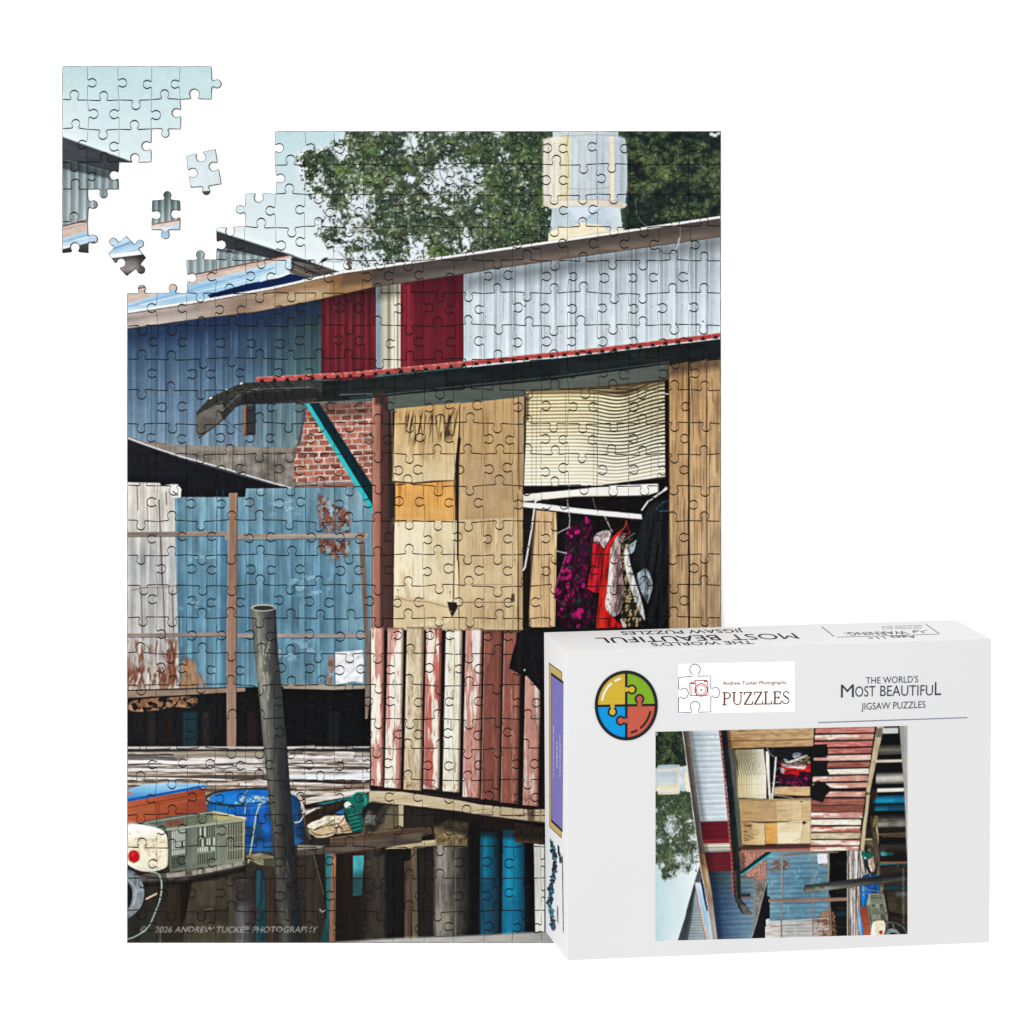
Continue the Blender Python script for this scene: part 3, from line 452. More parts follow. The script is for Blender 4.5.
    # jug
    C.spoly(B1(60, 482, 130, 488, 200, 502, 236, 518, 248, 560, 248, 660, 235, 676, 190, 690, 130, 690, 75, 662, 60, 640), grad([(823, (252, 250, 244)), (832, (246, 240, 222)), (843, (236, 222, 186)), (855, (240, 230, 200)), (866, (238, 228, 202)), (873, (206, 196, 172))], amt=.04, sx=10, sy=6))
    C.poly(B1(60, 480, 140, 490, 200, 505, 130, 540, 60, 550), (254, 253, 250), a=.7, soft=8)
    for p in (B1(185, 575, 190, 582), B1(178, 582, 180, 586), B1(195, 610, 200, 625), B1(188, 632, 192, 640)): C.line(p, 1.0, (170, 140, 96), a=.8)
    C.line(B1(90, 605, 160, 612, 240, 600), 1.0, (226, 210, 170), a=.8, soft=1.5)
    C.poly(B1(75, 520, 240, 530, 240, 680, 80, 660), (176, 156, 116), a=.5, soft=6, mask=patch(.55, 3, 3, 2, .1)); C.line(B1(130, 560, 200, 550, 236, 556), .7, (200, 186, 150), a=.7); C.line(B1(244, 560, 246, 660), 1.4, (170, 156, 128), a=.6, soft=2)
    C.dab(*B1(102, 624)[0], 6.0, 6.2, 0, (206, 20, 32)); C.dab(*B1(96, 616)[0], 2.4, 2.0, 0, (236, 70, 76), .7); C.line(B1(82, 640, 102, 652, 122, 640), .8, (150, 12, 22), a=.8)
    # tyre and hoses
    C.spoly([(124, 868), (134, 871), (142, 880), (145, 893), (142, 906), (134, 915), (124, 922)], grad([(868, (104, 116, 122)), (890, (130, 140, 146)), (920, (110, 116, 118))], amt=.22, sx=3, sy=5)); C.spoly([(120, 880), (128, 882), (133, 890), (132, 902), (127, 910), (120, 914)], (24, 26, 30), soft=1.5); C.sline([(126, 878), (134, 886), (136, 896), (131, 910)], .8, (186, 194, 198), a=.7)
    C.poly([(120, 922), (138, 914), (150, 905), (150, 930), (120, 943)], (40, 40, 36), a=.6, soft=4)
    C.sline(B1(170, 690, 205, 700, 220, 740, 215, 800, 190, 870, 160, 930, 110, 965, 75, 978), 1.5, (126, 146, 136)); C.sline(B1(172, 688, 207, 700, 221, 740, 214, 810), .5, (190, 204, 196), a=.8)
    C.line(B1(155, 806, 198, 784), 1.8, (190, 170, 144)); C.line(B1(100, 700, 200, 715), 1.2, (60, 58, 54), a=.8)
    # planks right of the tub
    C.poly(D5(470, 545, 800, 485, 820, 500, 760, 545, 480, 575), (40, 30, 26)); C.poly(D5(560, 540, 800, 488, 790, 510, 600, 550), (34, 118, 120))
    C.poly(D5(480, 500, 640, 470, 940, 430, 945, 445, 800, 485, 560, 528, 480, 545), wood((206, 198, 186), .2, True, 3, dark=(120, 106, 92)))
    C.poly(D5(690, 610, 760, 575, 760, 620), (24, 112, 160)); C.poly(D5(450, 640, 760, 510, 790, 520, 640, 610, 490, 700), wood((58, 44, 36), .25, True, 4)); C.poly(D5(450, 600, 590, 560, 470, 630), (196, 186, 172))
    C.poly(D5(490, 700, 530, 670, 560, 672, 620, 630, 690, 640, 760, 620, 775, 670, 810, 700, 820, 750, 700, 760, 640, 785, 560, 790, 530, 765, 510, 760), lambda X, Y: c3((214, 192, 158)) * (.62 + .66 * fbm(X, Y, 5, 3, 2))[..., None].clip(.4, 1.15)); C.poly(D5(490, 700, 640, 625, 760, 630, 700, 660, 560, 690), (238, 228, 208), a=.7, soft=2)
    C.poly(D5(760, 690, 810, 700, 830, 750, 760, 745), (120, 96, 70), a=.7, soft=3)
    for p, c in ((D5(500, 690, 560, 660, 640, 655, 600, 700, 540, 730, 505, 720), (236, 222, 196)), (D5(620, 640, 700, 625, 760, 640, 740, 680, 660, 690), (226, 208, 178)), (D5(560, 720, 640, 700, 720, 705, 700, 750, 600, 770, 545, 760), (198, 172, 134)), (D5(720, 690, 790, 690, 812, 730, 740, 745), (186, 156, 118))):
        C.poly(p, lambda X, Y, c=c: c3(c) * (.7 + .5 * fbm(X, Y, 3, 2, 4))[..., None].clip(.5, 1.1), soft=1); C.line(p[-3:], .9, (76, 58, 42), a=.8)
    for p in (D5(540, 735, 620, 700, 700, 695), D5(640, 690, 690, 655), D5(500, 720, 545, 760, 600, 775), D5(720, 690, 705, 750)): C.line(p, 1.0, (70, 54, 40), a=.75, soft=1)
    for p in (B1(770, 350, 800, 370, 820, 400, 828, 440, 810, 475, 785, 480), B1(780, 348, 815, 375, 818, 420), B1(790, 352, 840, 345, 860, 356)): C.sline(p, 1.2, (204, 206, 200), a=.9)
    C.sline(B1(828, 440, 835, 500, 855, 550), 1.8, (90, 82, 78))
    C.poly(B1(800, 590, 870, 600, 940, 580, 1100, 560, 1330, 520, 1330, 565, 1150, 590, 960, 612, 800, 620), wood((92, 80, 70), .3, True, 6)); C.poly(B1(800, 575, 920, 580, 900, 590, 800, 596), (176, 170, 158), a=.7, soft=1.5)
    C.poly(B1(580, 620, 640, 610, 700, 625, 700, 668, 640, 662, 585, 636), flat((128, 124, 98), .25, 8, 2, 3)); C.poly(B1(655, 635, 698, 630, 698, 668, 656, 664), (66, 66, 50), a=.8)
    # green coil
    C.spoly(B2(95, 360, 130, 345, 165, 360, 168, 400, 130, 430, 150, 500, 130, 523, 95, 520, 62, 440, 60, 400), grad([(795, (22, 128, 112)), (830, (8, 80, 72))], amt=.2, sx=4, sy=3)); C.dab(*B2(75, 405)[0], 3.6, 3.4, 0, (196, 224, 214)); C.dab(*B2(135, 375)[0], 3.4, 3.2, 0, (24, 96, 92))
    for i in range(5): C.line(B2(78 + i * 4, 450 + i * 16, 118 + i * 4, 440 + i * 16), .9, (40, 160, 140), a=.8)
    C.sline(B2(90, 370, 120, 352, 150, 375, 148, 410), 1.4, (52, 168, 148), a=.8); C.poly(B2(140, 420, 200, 440, 240, 400, 180, 390), (28, 32, 32), a=.9, soft=3); C.poly(B2(150, 440, 200, 450, 190, 490, 140, 480), flat((120, 130, 130), .4, 2, 2), a=.6, soft=3)
    # leaning pipe
    pc = lambda X, Y: grad([(0, (104, 106, 100)), (4, (140, 140, 130)), (9, (110, 112, 106)), (14, (76, 78, 78)), (24, (58, 62, 66))], 0)(X - np.interp(Y, [604, 943], [251.5, 279.5]), Y) * (1.0 - .42 * sst(640, 900, Y) + .10 * (fbm(X, Y, 3, 20, 4) - .5) * 2)[..., None]
    C.poly(Z7(600, 545, 605, 640, 640, 960) + B1(655, 160, 690, 500, 720, 990, 825, 990, 790, 600, 755, 150) + Z7(742, 1000, 715, 700, 708, 550), pc)
    for (x, y, w, h, c, sd) in ((258, 640, 12, 60, (176, 172, 156), 1), (262, 720, 14, 60, (92, 88, 78), 2), (256, 612, 10, 30, (104, 98, 86), 3), (268, 780, 12, 70, (70, 66, 58), 4), (274, 860, 16, 70, (96, 92, 82), 5)):
        C.rect(x, y, x + w, y + h, c, a=.55, soft=5, mask=patch(.5, 2, 9, sd, .12))
    for p in (Z7(625, 600, 632, 760), Z7(660, 720, 668, 900), B1(690, 300, 700, 420), B1(720, 560, 728, 700)): C.line(p, .6, (60, 60, 54), a=.5)
    C.poly([(Z7(655, 545)[0][0] + 12.4 * np.cos(t), Z7(655, 545)[0][1] + 3.6 * np.sin(t)) for t in np.linspace(0, 6.283, 24)], (168, 168, 156)); C.poly([(Z7(655, 545)[0][0] + 10.6 * np.cos(t), Z7(655, 545)[0][1] + .3 + 2.4 * np.sin(t)) for t in np.linspace(0, 6.283, 24)], (58, 62, 60))

def paint_cabin(C):
    # dark background of the cabin front
    C.poly([(372, 392), (470, 382), (730, 350), (730, 640), (372, 640)], (58, 46, 40))
    # grey-green lintel
    C.poly(Z5(200, 262, 390, 245, 640, 220, 860, 192, 1024, 180, 1024, 250, 860, 268, 560, 292, 250, 318, 210, 315) + Z6(0, 215), grad([(380, (82, 90, 84)), (408, (96, 106, 98))], amt=.1, sx=30, sy=3))
    C.poly(Z6(-30, 152, 380, 108, 700, 70, 740, 62, 740, 135, 400, 170, 80, 190, -30, 210), grad([(362, (84, 90, 84)), (395, (98, 104, 96))], amt=.1, sx=30, sy=3))
    C.poly([(388, 396), (460, 388.5), (530, 380.5), (562, 377), (562, 396), (525, 397), (455, 406), (396, 411), (388, 411)], grad([(380, (84, 90, 84)), (408, (94, 102, 94))], amt=.1, sx=30, sy=3))
    # plywood panels
    ply = lambda X, Y: np.clip(wood((1, 1, 1), .13, False, 2, .8)(X, Y) * grad([(400, (190, 150, 98)), (440, (206, 172, 122)), (482, (220, 194, 152))])(X, Y), 0, 255)
    C.poly(Z5(255, 320, 560, 292, 548, 480, 535, 580, 532, 652, 430, 655, 340, 664, 245, 655), ply)
    C.poly(Z5(290, 345, 545, 335, 545, 450, 330, 480), (70, 50, 36), a=.85, soft=10, mask=lambda X, Y: sst(.48, .66, fbm(X + .16 * (Y - 400), Y, 2.2, 22, 4, 3))); C.poly(Z5(270, 540, 530, 540, 530, 650, 260, 655), (222, 196, 150), a=.5, soft=14)
    for i, x in enumerate((320, 350, 372, 400, 432, 445, 470, 485, 512)): C.line(Z5(x, 352, x + (i % 3 - 1) * 12, 430 + (i * 37) % 50), 1.2, (62, 44, 34), a=.7, w2=.4, soft=1)
    C.poly(Z5(258, 664, 340, 670, 430, 664, 532, 655, 535, 840, 258, 845), wood((226, 160, 84), .1, False, 3, 1.2, dark=(186, 116, 48))); C.poly(Z5(258, 780, 535, 780, 535, 842, 258, 846), (226, 170, 100), a=.5, soft=6); C.line(Z5(245, 657, 340, 665, 440, 656, 532, 655), 1.0, (120, 84, 50), a=.9)
    C.poly([(394, 596), (458, 590), (459, 630), (392, 630)], wood((214, 188, 146), .1, False, 4)); C.poly(Z8(275, 180, 540, 172, 552, 540, 500, 610, 262, 640), wood((232, 212, 170), .08, False, 4, .8, dark=(196, 166, 120)))
    C.poly(Z8(275, 180, 410, 180, 410, 480, 275, 490), (248, 236, 202), a=.6, soft=12); C.poly(Z8(275, 500, 350, 500, 510, 525, 505, 590, 262, 640, 262, 540), (214, 186, 142), a=.7, soft=4); C.line(Z8(280, 495, 330, 515, 420, 520, 510, 545), .9, (150, 118, 80), a=.8)
    C.poly(Z5(560, 295, 830, 268, 832, 500, 840, 1030, 550, 1030), wood((194, 158, 110), .13, False, 6, .8, dark=(150, 116, 76))); C.poly(Z5(560, 560, 830, 560, 830, 800, 560, 820), (184, 156, 122), a=.6, soft=25)
    C.poly(Z8(552, 170, 800, 160, 800, 640, 552, 640), wood((212, 182, 138), .11, False, 7, .7, dark=(176, 142, 102))); C.poly(Z8(560, 380, 800, 380, 800, 520, 560, 520), (226, 196, 152), a=.6, soft=12)
    C.line(Z8(560, 522, 780, 522), .8, (110, 84, 58), a=.9); C.line(Z8(560, 445, 780, 446), .5, (150, 120, 82), a=.7); C.poly(Z8(775, 485, 788, 485, 788, 520, 770, 520), (88, 70, 54), a=.8, soft=1.5); C.poly(Z8(500, 520, 540, 522, 545, 545, 520, 586, 510, 560), (54, 46, 40), soft=1.2)
    C.line(Z5(556, 460, 545, 560, 546, 700, 548, 1024), 3.0, (30, 24, 22), w2=1.6); C.line(Z5(556, 300, 556, 470), 1.0, (90, 66, 44), a=.8); C.line(Z8(535, 170, 530, 380, 525, 520), .9, (110, 88, 64), a=.8)
    for x, y in ((396, 412), (396, 470), (455, 409), (455, 478), (398, 520), (452, 522), (464, 408), (518, 402), (464, 470), (518, 470), (464, 560), (515, 560), (398, 590), (450, 592)): C.dab(x, y, .8, .8, 0, (84, 62, 46), .8); C.line([(x, y + .5), (x + .3, y + 6)], .7, (150, 112, 74), a=.5, soft=1)
    for (x, y, w, h, c) in ((400, 560, 16, 40, (206, 176, 128)), (430, 530, 12, 60, (210, 182, 136)), (480, 520, 20, 30, (176, 142, 104)), (500, 440, 14, 60, (176, 138, 92)), (470, 600, 30, 24, (190, 156, 112)), (410, 440, 30, 20, (180, 142, 96))): C.rect(x, y, x + w, y + h, c, a=.6, soft=8, mask=patch(.48, 3, 16, int(x) % 7, .14))
    C.line(Z8(262, 640, 400, 600, 520, 560), 1.0, (214, 184, 140), a=.6)
    # door-side stile and mullions
    C.poly(Z5(825, 265, 860, 262, 862, 700, 850, 1030, 835, 1030), wood((172, 144, 104), .15, False, 3)); C.line(Z5(830, 265, 836, 1024), .9, (92, 70, 50), a=.9); C.line(Z5(860, 270, 858, 600, 845, 1024), 1.3, (66, 52, 44), a=.9)
    C.poly(Z8(800, 40, 825, 40, 822, 400, 828, 640, 805, 640), wood((176, 148, 108), .15, False, 5)); C.line(Z8(828, 400, 830, 640), 1.8, (46, 34, 32), a=.9); C.line(Z8(800, 60, 805, 600), .8, (90, 70, 52), a=.8)
    # red-brown post
    C.poly(Z5(150, 262, 165, 258, 190, 1030, 160, 1030) , (176, 112, 98))
    post = [(373, 396), (388, 394), (390, 630), (372.5, 630)]
    C.poly(post, grad([(372, (172, 120, 102)), (379.5, (160, 104, 90)), (381, (94, 60, 54)), (390, (82, 54, 50))], 0, .09, 3, 40)); C.poly(Z8(250, 250, 275, 180, 270, 640, 215, 640, 215, 300), wood((90, 62, 56), .12, False, 2)); C.poly(Z5(160, 255, 205, 250, 205, 300, 160, 300), (48, 36, 32), a=.7, soft=4)
    C.line(Z5(240, 330, 248, 640), 1.1, (150, 120, 90), a=.7); C.line([(373, 400), (373, 628)], .7, (214, 168, 146), a=.7)
    # blind
    def blind(X, Y):
        bend = 5.2 * np.exp(-((X - 622) / 30) ** 2) * sst(560, 615, X); fall = -.02 * (X - 525) - 8.5 * sst(605, 668, X) ** 1.3 + .5 * np.sin(X / 7.0 + Y / 9.0) * sst(560, 600, X)
        k = np.interp(Y, [385, 485], [1.0, .55]); y = (Y - k * (bend + fall)) / 3.55; p = y - np.floor(y)
        lit = .5 + .5 * np.cos(2 * np.pi * (p - .42)); base = c3((240, 226, 176)) + (c3((252, 248, 226)) - c3((240, 226, 176))) * sst(395, 480, Y)[..., None]
        sh = c3((150, 128, 86)) + (c3((210, 198, 160)) - c3((150, 128, 86))) * sst(400, 480, Y)[..., None]; sh = sh * (1 - .62 * sst(570, 620, X) * sst(492, 430, Y))[..., None]
        o = sh + (base - sh) * np.clip(lit * 1.5, 0, 1)[..., None]
        return np.clip(o * (1 - .16 * sst(600, 640, X) * sst(470, 410, Y) + .05 * (fbm(X, Y, 20, 8, 2) - .5))[..., None], 0, 255)
    C.poly(Z6(75, 195, 380, 180, 540, 172, 720, 148, 722, 590, 560, 610, 400, 632, 65, 635, 75, 400), blind)
    C.poly(Z6(80, 190, 380, 170, 720, 145, 720, 165, 540, 200, 380, 205, 80, 208), (110, 92, 60), a=.7, soft=3); C.poly(Z6(380, 200, 540, 190, 640, 165, 540, 215), (50, 36, 22), a=.6, soft=3)
    for x in (105, 125, 260, 392, 408, 555, 660): C.line(Z6(x, 200, x - 4, 632), .5, (110, 90, 60), a=.55)
    C.poly(Z6(720, 145, 742, 140, 745, 620, 725, 600), (14, 14, 16)); C.line(Z6(720, 203, 742, 206), 1.0, (220, 220, 210)); C.poly(Z6(75, 330, 88, 330, 88, 200, 75, 200), (70, 52, 40), a=.6, soft=1.5)
    # window void, rails
    C.poly(Z6(60, 632, 400, 632, 730, 600, 745, 600, 748, 1340, 60, 1340), grad([(520, (40, 28, 24)), (560, (20, 16, 20)), (670, (14, 14, 18))], 0, .2, 8, 20))
    C.poly(Z6(60, 672, 300, 650, 480, 630, 690, 622, 690, 660, 640, 676, 400, 680, 300, 682, 62, 705), grad([(485, (246, 243, 232)), (500, (226, 218, 204))], amt=.05, sx=14, sy=3)); C.line(Z6(60, 706, 300, 684, 640, 678), .8, (120, 100, 84), a=.7)
    C.poly(Z6(110, 745, 215, 755, 220, 860, 215, 1024, 210, 1340, 85, 1340, 95, 960), wood((222, 182, 134), .12, False, 3, dark=(150, 116, 78))); C.line(Z6(215, 755, 222, 860, 214, 1000), 1.5, (120, 86, 60), a=.8)
    C.poly(Z8(855, 640, 850, 560, 880, 130, 850, 130, 835, 400, 840, 640), (40, 30, 28), a=.7, soft=2)
    C.poly(Z6(60, 708, 140, 715, 300, 735, 612, 765, 615, 788, 400, 770, 260, 755, 130, 738, 60, 730), flat((236, 232, 224), .08, 12, 3, 2)); C.line(Z6(60, 732, 260, 756, 612, 790), .7, (110, 96, 90), a=.7)
    for x, y in ((235, 742), (380, 745), (420, 768), (530, 765), (300, 745)): C.dab(*Z6(x, y)[0], 1.5, .9, 0, (120, 92, 76), .8)
    C.line(Z6(118, 700, 100, 840, 70, 1010, 62, 1024), 1.8, (214, 212, 204)); C.line(Z6(122, 704, 104, 840, 74, 1010), .6, (120, 110, 100), a=.8); C.line(Z6(118, 705, 130, 698, 145, 694), 1.5, (226, 224, 216))
    # hanging clothes
    Q = fr(520, 470, 170 / 1024)
    def cloth(c, sx=2.2, sy=16, amt=.5, seed=3, g=None):
        def f(X, Y):
            b = g(X, Y) if g else c3(c); n = fbm(X + .12 * Y, Y, sx, sy, seed, 3); return np.clip(b * (1 - amt / 2 + amt * sst(.25, .75, n) * 1.1)[..., None], 0, 255)
        return f
    C.poly(Q(225, 180, 905, 170, 905, 960, 215, 960), grad([(555, (22, 16, 22)), (610, (18, 14, 18)), (670, (16, 17, 21))], 0, .2, 5, 20))
    C.poly(Z6(60, 708, 140, 715, 300, 735, 612, 765, 615, 788, 400, 770, 260, 755, 130, 738, 60, 730), flat((236, 232, 224), .08, 12, 3, 2)); C.line(Z6(60, 732, 260, 756, 612, 790), .7, (110, 96, 90), a=.7)
    def floral(X, Y):
        o = np.broadcast_to(c3((40, 10, 32)), X.shape + (3,)).copy(); m = sst(.50, .60, fbm(X, Y, 6, 7, 4, 4)); n = sst(.38, .6, fbm(X, Y, 2.2, 3, 2, 3)); lf = 1 - .5 * sst(566, 590, X)
        o += (c3((176, 10, 104)) - o) * (m * n * lf)[..., None]; o += (c3((92, 8, 62)) - o) * (sst(.46, .6, fbm(X, Y, 3, 5, 6, 3)) * .6 * (1 - m))[..., None]
        o += (c3((24, 66, 50)) - o) * (sst(.66, .72, fbm(X, Y, 6, 7, 6, 3)) * .6)[..., None]
        return np.clip(o * (.5 + .95 * fbm(X + .1 * Y, Y, 2.4, 18, 3, 2))[..., None], 0, 255)
    C.spoly(Q(275, 370, 300, 345, 360, 310, 395, 290, 430, 300, 445, 400, 450, 440, 430, 560, 408, 700, 440, 760, 468, 800, 460, 955, 215, 955, 232, 800, 200, 760, 225, 660, 262, 560, 275, 480), floral)
    rg = np.random.default_rng(4)
    for x, y, r in ((300, 530, 17), (292, 628, 18), (262, 604, 14), (228, 735, 18), (356, 848, 26), (405, 312, 16), (342, 368, 14), (250, 840, 10), (350, 940, 16), (310, 400, 10), (380, 700, 12)):
        for k in range(4):
            p = Q(x + rg.normal(0, r * .4), y + rg.normal(0, r * .5))[0]; C.dab(p[0], p[1], r * .166 * rg.uniform(.4, .7), r * .166 * rg.uniform(.5, .9), rg.uniform(0, 3), (int(rg.uniform(170, 214)), 16, int(rg.uniform(100, 136))), .85)
    for x, y in ((360, 785), (345, 800), (300, 590), (315, 482), (258, 800)): C.dab(*Q(x, y)[0], 2.2, 2.8, .6, (30, 82, 60), .6)
    C.line(Q(276, 520, 250, 600, 218, 690, 205, 760), 1.6, (206, 84, 150), a=.7, soft=1.2); C.line(Q(205, 770, 240, 790), 1.2, (150, 40, 110), a=.7)
    C.poly(Q(440, 432, 500, 430, 522, 480, 490, 600, 480, 742, 440, 735, 404, 714, 430, 560), cloth((190, 14, 38), g=grad([(586, (196, 16, 40)), (596, (206, 22, 40)), (603, (140, 10, 28))], 0)))
    C.spoly(Q(440, 432, 448, 396, 480, 370, 540, 358, 552, 395, 520, 452, 502, 480, 482, 440), cloth((188, 164, 164), 2, 4)); C.line(Q(480, 440, 502, 480, 530, 440), 1.0, (70, 20, 26), a=.8)
    C.poly(Q(520, 455, 560, 400, 612, 356, 604, 385, 552, 440, 534, 600, 528, 720, 522, 800, 532, 860, 565, 890, 625, 948, 458, 955, 465, 860, 492, 640), cloth((222, 34, 26), g=grad([(596, (240, 58, 30)), (603, (226, 36, 24)), (610, (204, 22, 26)), (624, (170, 12, 26))], 0)))
    C.line(Q(540, 450, 500, 660, 480, 800, 472, 930), 1.5, (150, 14, 18), a=.55, soft=1.6)
    C.spoly(Q(552, 440, 600, 380, 645, 380, 622, 420, 602, 470, 618, 600, 628, 700, 616, 830, 590, 876, 560, 886, 535, 860, 508, 822, 528, 700, 540, 560), cloth((190, 160, 156), 2.2, 9, .6, 5, grad([(605, (240, 224, 218)), (611, (206, 180, 174)), (617, (150, 122, 120)), (624, (120, 100, 98))], 0)))
    for x, y in ((530, 780), (545, 810), (525, 740), (570, 850), (560, 700), (600, 800), (575, 640)): C.dab(*Q(x, y)[0], 1.2, .9, .4, (96, 70, 74), .7)
    C.line(Q(548, 470, 540, 600, 524, 760), 1.1, (250, 240, 236), a=.7, soft=1.2)
    C.spoly(Q(602, 470, 640, 428, 695, 388, 645, 470, 630, 520, 660, 640, 700, 760, 755, 940, 640, 948, 600, 890, 622, 800, 632, 650), lambda X, Y: (c3((52, 44, 36)) + (c3((168, 146, 108)) - c3((52, 44, 36))) * sst(.5, .58, fbm(X + .4 * Y, Y - .2 * X, 2.0, 3.4, 2, 3))[..., None] - c3((30, 26, 22)) * sst(.55, .65, fbm(X, Y, 3, 3, 6))[..., None]).clip(8, 255))
    C.poly(Q(600, 890, 640, 930, 640, 948, 620, 948), (206, 190, 180)); C.line(Q(620, 640, 640, 720, 625, 820), 1.0, (24, 20, 18), a=.7)
    C.spoly(Q(624, 510, 638, 468, 702, 420, 694, 442, 652, 492, 662, 560, 692, 660, 732, 780, 757, 905, 745, 905, 682, 765, 640, 625), cloth((206, 212, 204), 1.6, 8, .5))
    C.poly(Q(640, 470, 702, 420, 708, 470, 672, 505, 656, 500), cloth((124, 140, 146), 2, 5)); C.poly(Q(708, 622, 762, 580, 802, 690, 770, 806, 742, 762, 702, 660), cloth((118, 130, 138), 2, 8, .7)); C.line(Q(770, 590, 800, 690, 770, 800), .9, (180, 190, 196), a=.8)
    C.spoly(Q(702, 425, 742, 290, 790, 205, 850, 180, 905, 175, 908, 948, 762, 948, 784, 800, 806, 690, 764, 578, 712, 618, 668, 560, 690, 480), cloth((25, 27, 32), 2.5, 30, .8, 2))
    C.poly(Q(745, 290, 775, 215, 770, 420, 735, 560, 700, 590, 690, 500, 720, 420), (38, 40, 46), a=.7, soft=3); C.line(Q(820, 300, 850, 420, 840, 600, 860, 900), 2.2, (44, 46, 52), a=.6, soft=3); C.line(Q(880, 300, 890, 700), 1.6, (40, 42, 48), a=.5, soft=2)
    for p, w, c in ((Q(735, 240, 770, 190, 880, 115), 1.7, (218, 216, 208)), (Q(870, 120, 880, 112), 2.6, (230, 228, 222)), (Q(286, 180, 290, 240, 300, 290, 296, 345), .9, (206, 208, 208)), (Q(296, 345, 250, 368, 190, 402), .9, (190, 190, 188)), (Q(222, 488, 280, 502), 1.0, (196, 198, 200)), (Q(438, 168, 452, 220, 470, 245), 1.0, (110, 96, 84)), (Q(510, 280, 530, 320, 556, 372), 1.1, (180, 170, 158)), (Q(640, 304, 634, 340, 600, 380), 1.0, (204, 72, 56)), (Q(640, 304, 648, 345, 664, 380, 630, 390), 1.0, (170, 40, 40)), (Q(820, 240, 832, 215, 850, 212), .9, (50, 100, 118)), (Q(838, 248, 895, 245), .9, (56, 110, 130)), (Q(850, 200, 895, 185), .8, (46, 92, 108)), (Q(600, 450, 640, 415, 690, 380), .8, (130, 130, 130))): C.line(p, w, c, .9)
    # plank wall on the right
    for xa, xb, s, c in ((669, 688.5, 2, (178, 138, 94)), (689.5, 706.5, 3, (190, 150, 104)), (707, 730, 5, (180, 144, 102))):
        def pw(X, Y, s=s, c=c):
            t = sst(380, 560, Y)[..., None]; return wood(c, .3, False, s, .8, dark=(104, 72, 44))(X, Y) * (1 - t * .06) + t * 24
        C.poly([(xa, 366 - (xa - 669) * .12), (xb, 364 - (xb - 669) * .12), (xb, 645), (xa, 645)], pw)
    C.line([(688.8, 360), (689, 645)], 1.6, (56, 38, 28)); C.line([(706.8, 358), (707, 645)], .7, (112, 84, 58), a=.8); C.line([(669, 366), (670, 645)], 1.0, (90, 62, 42), a=.7)
    C.poly([(669, 362), (721, 354), (721, 368), (669, 376)], (50, 40, 34), a=.55, soft=8)
    for y, x in ((380, 712), (420, 700), (450, 716)): C.line([(x, y), (x + 1, y + 22)], .9, (120, 84, 54), a=.6, soft=1.5)

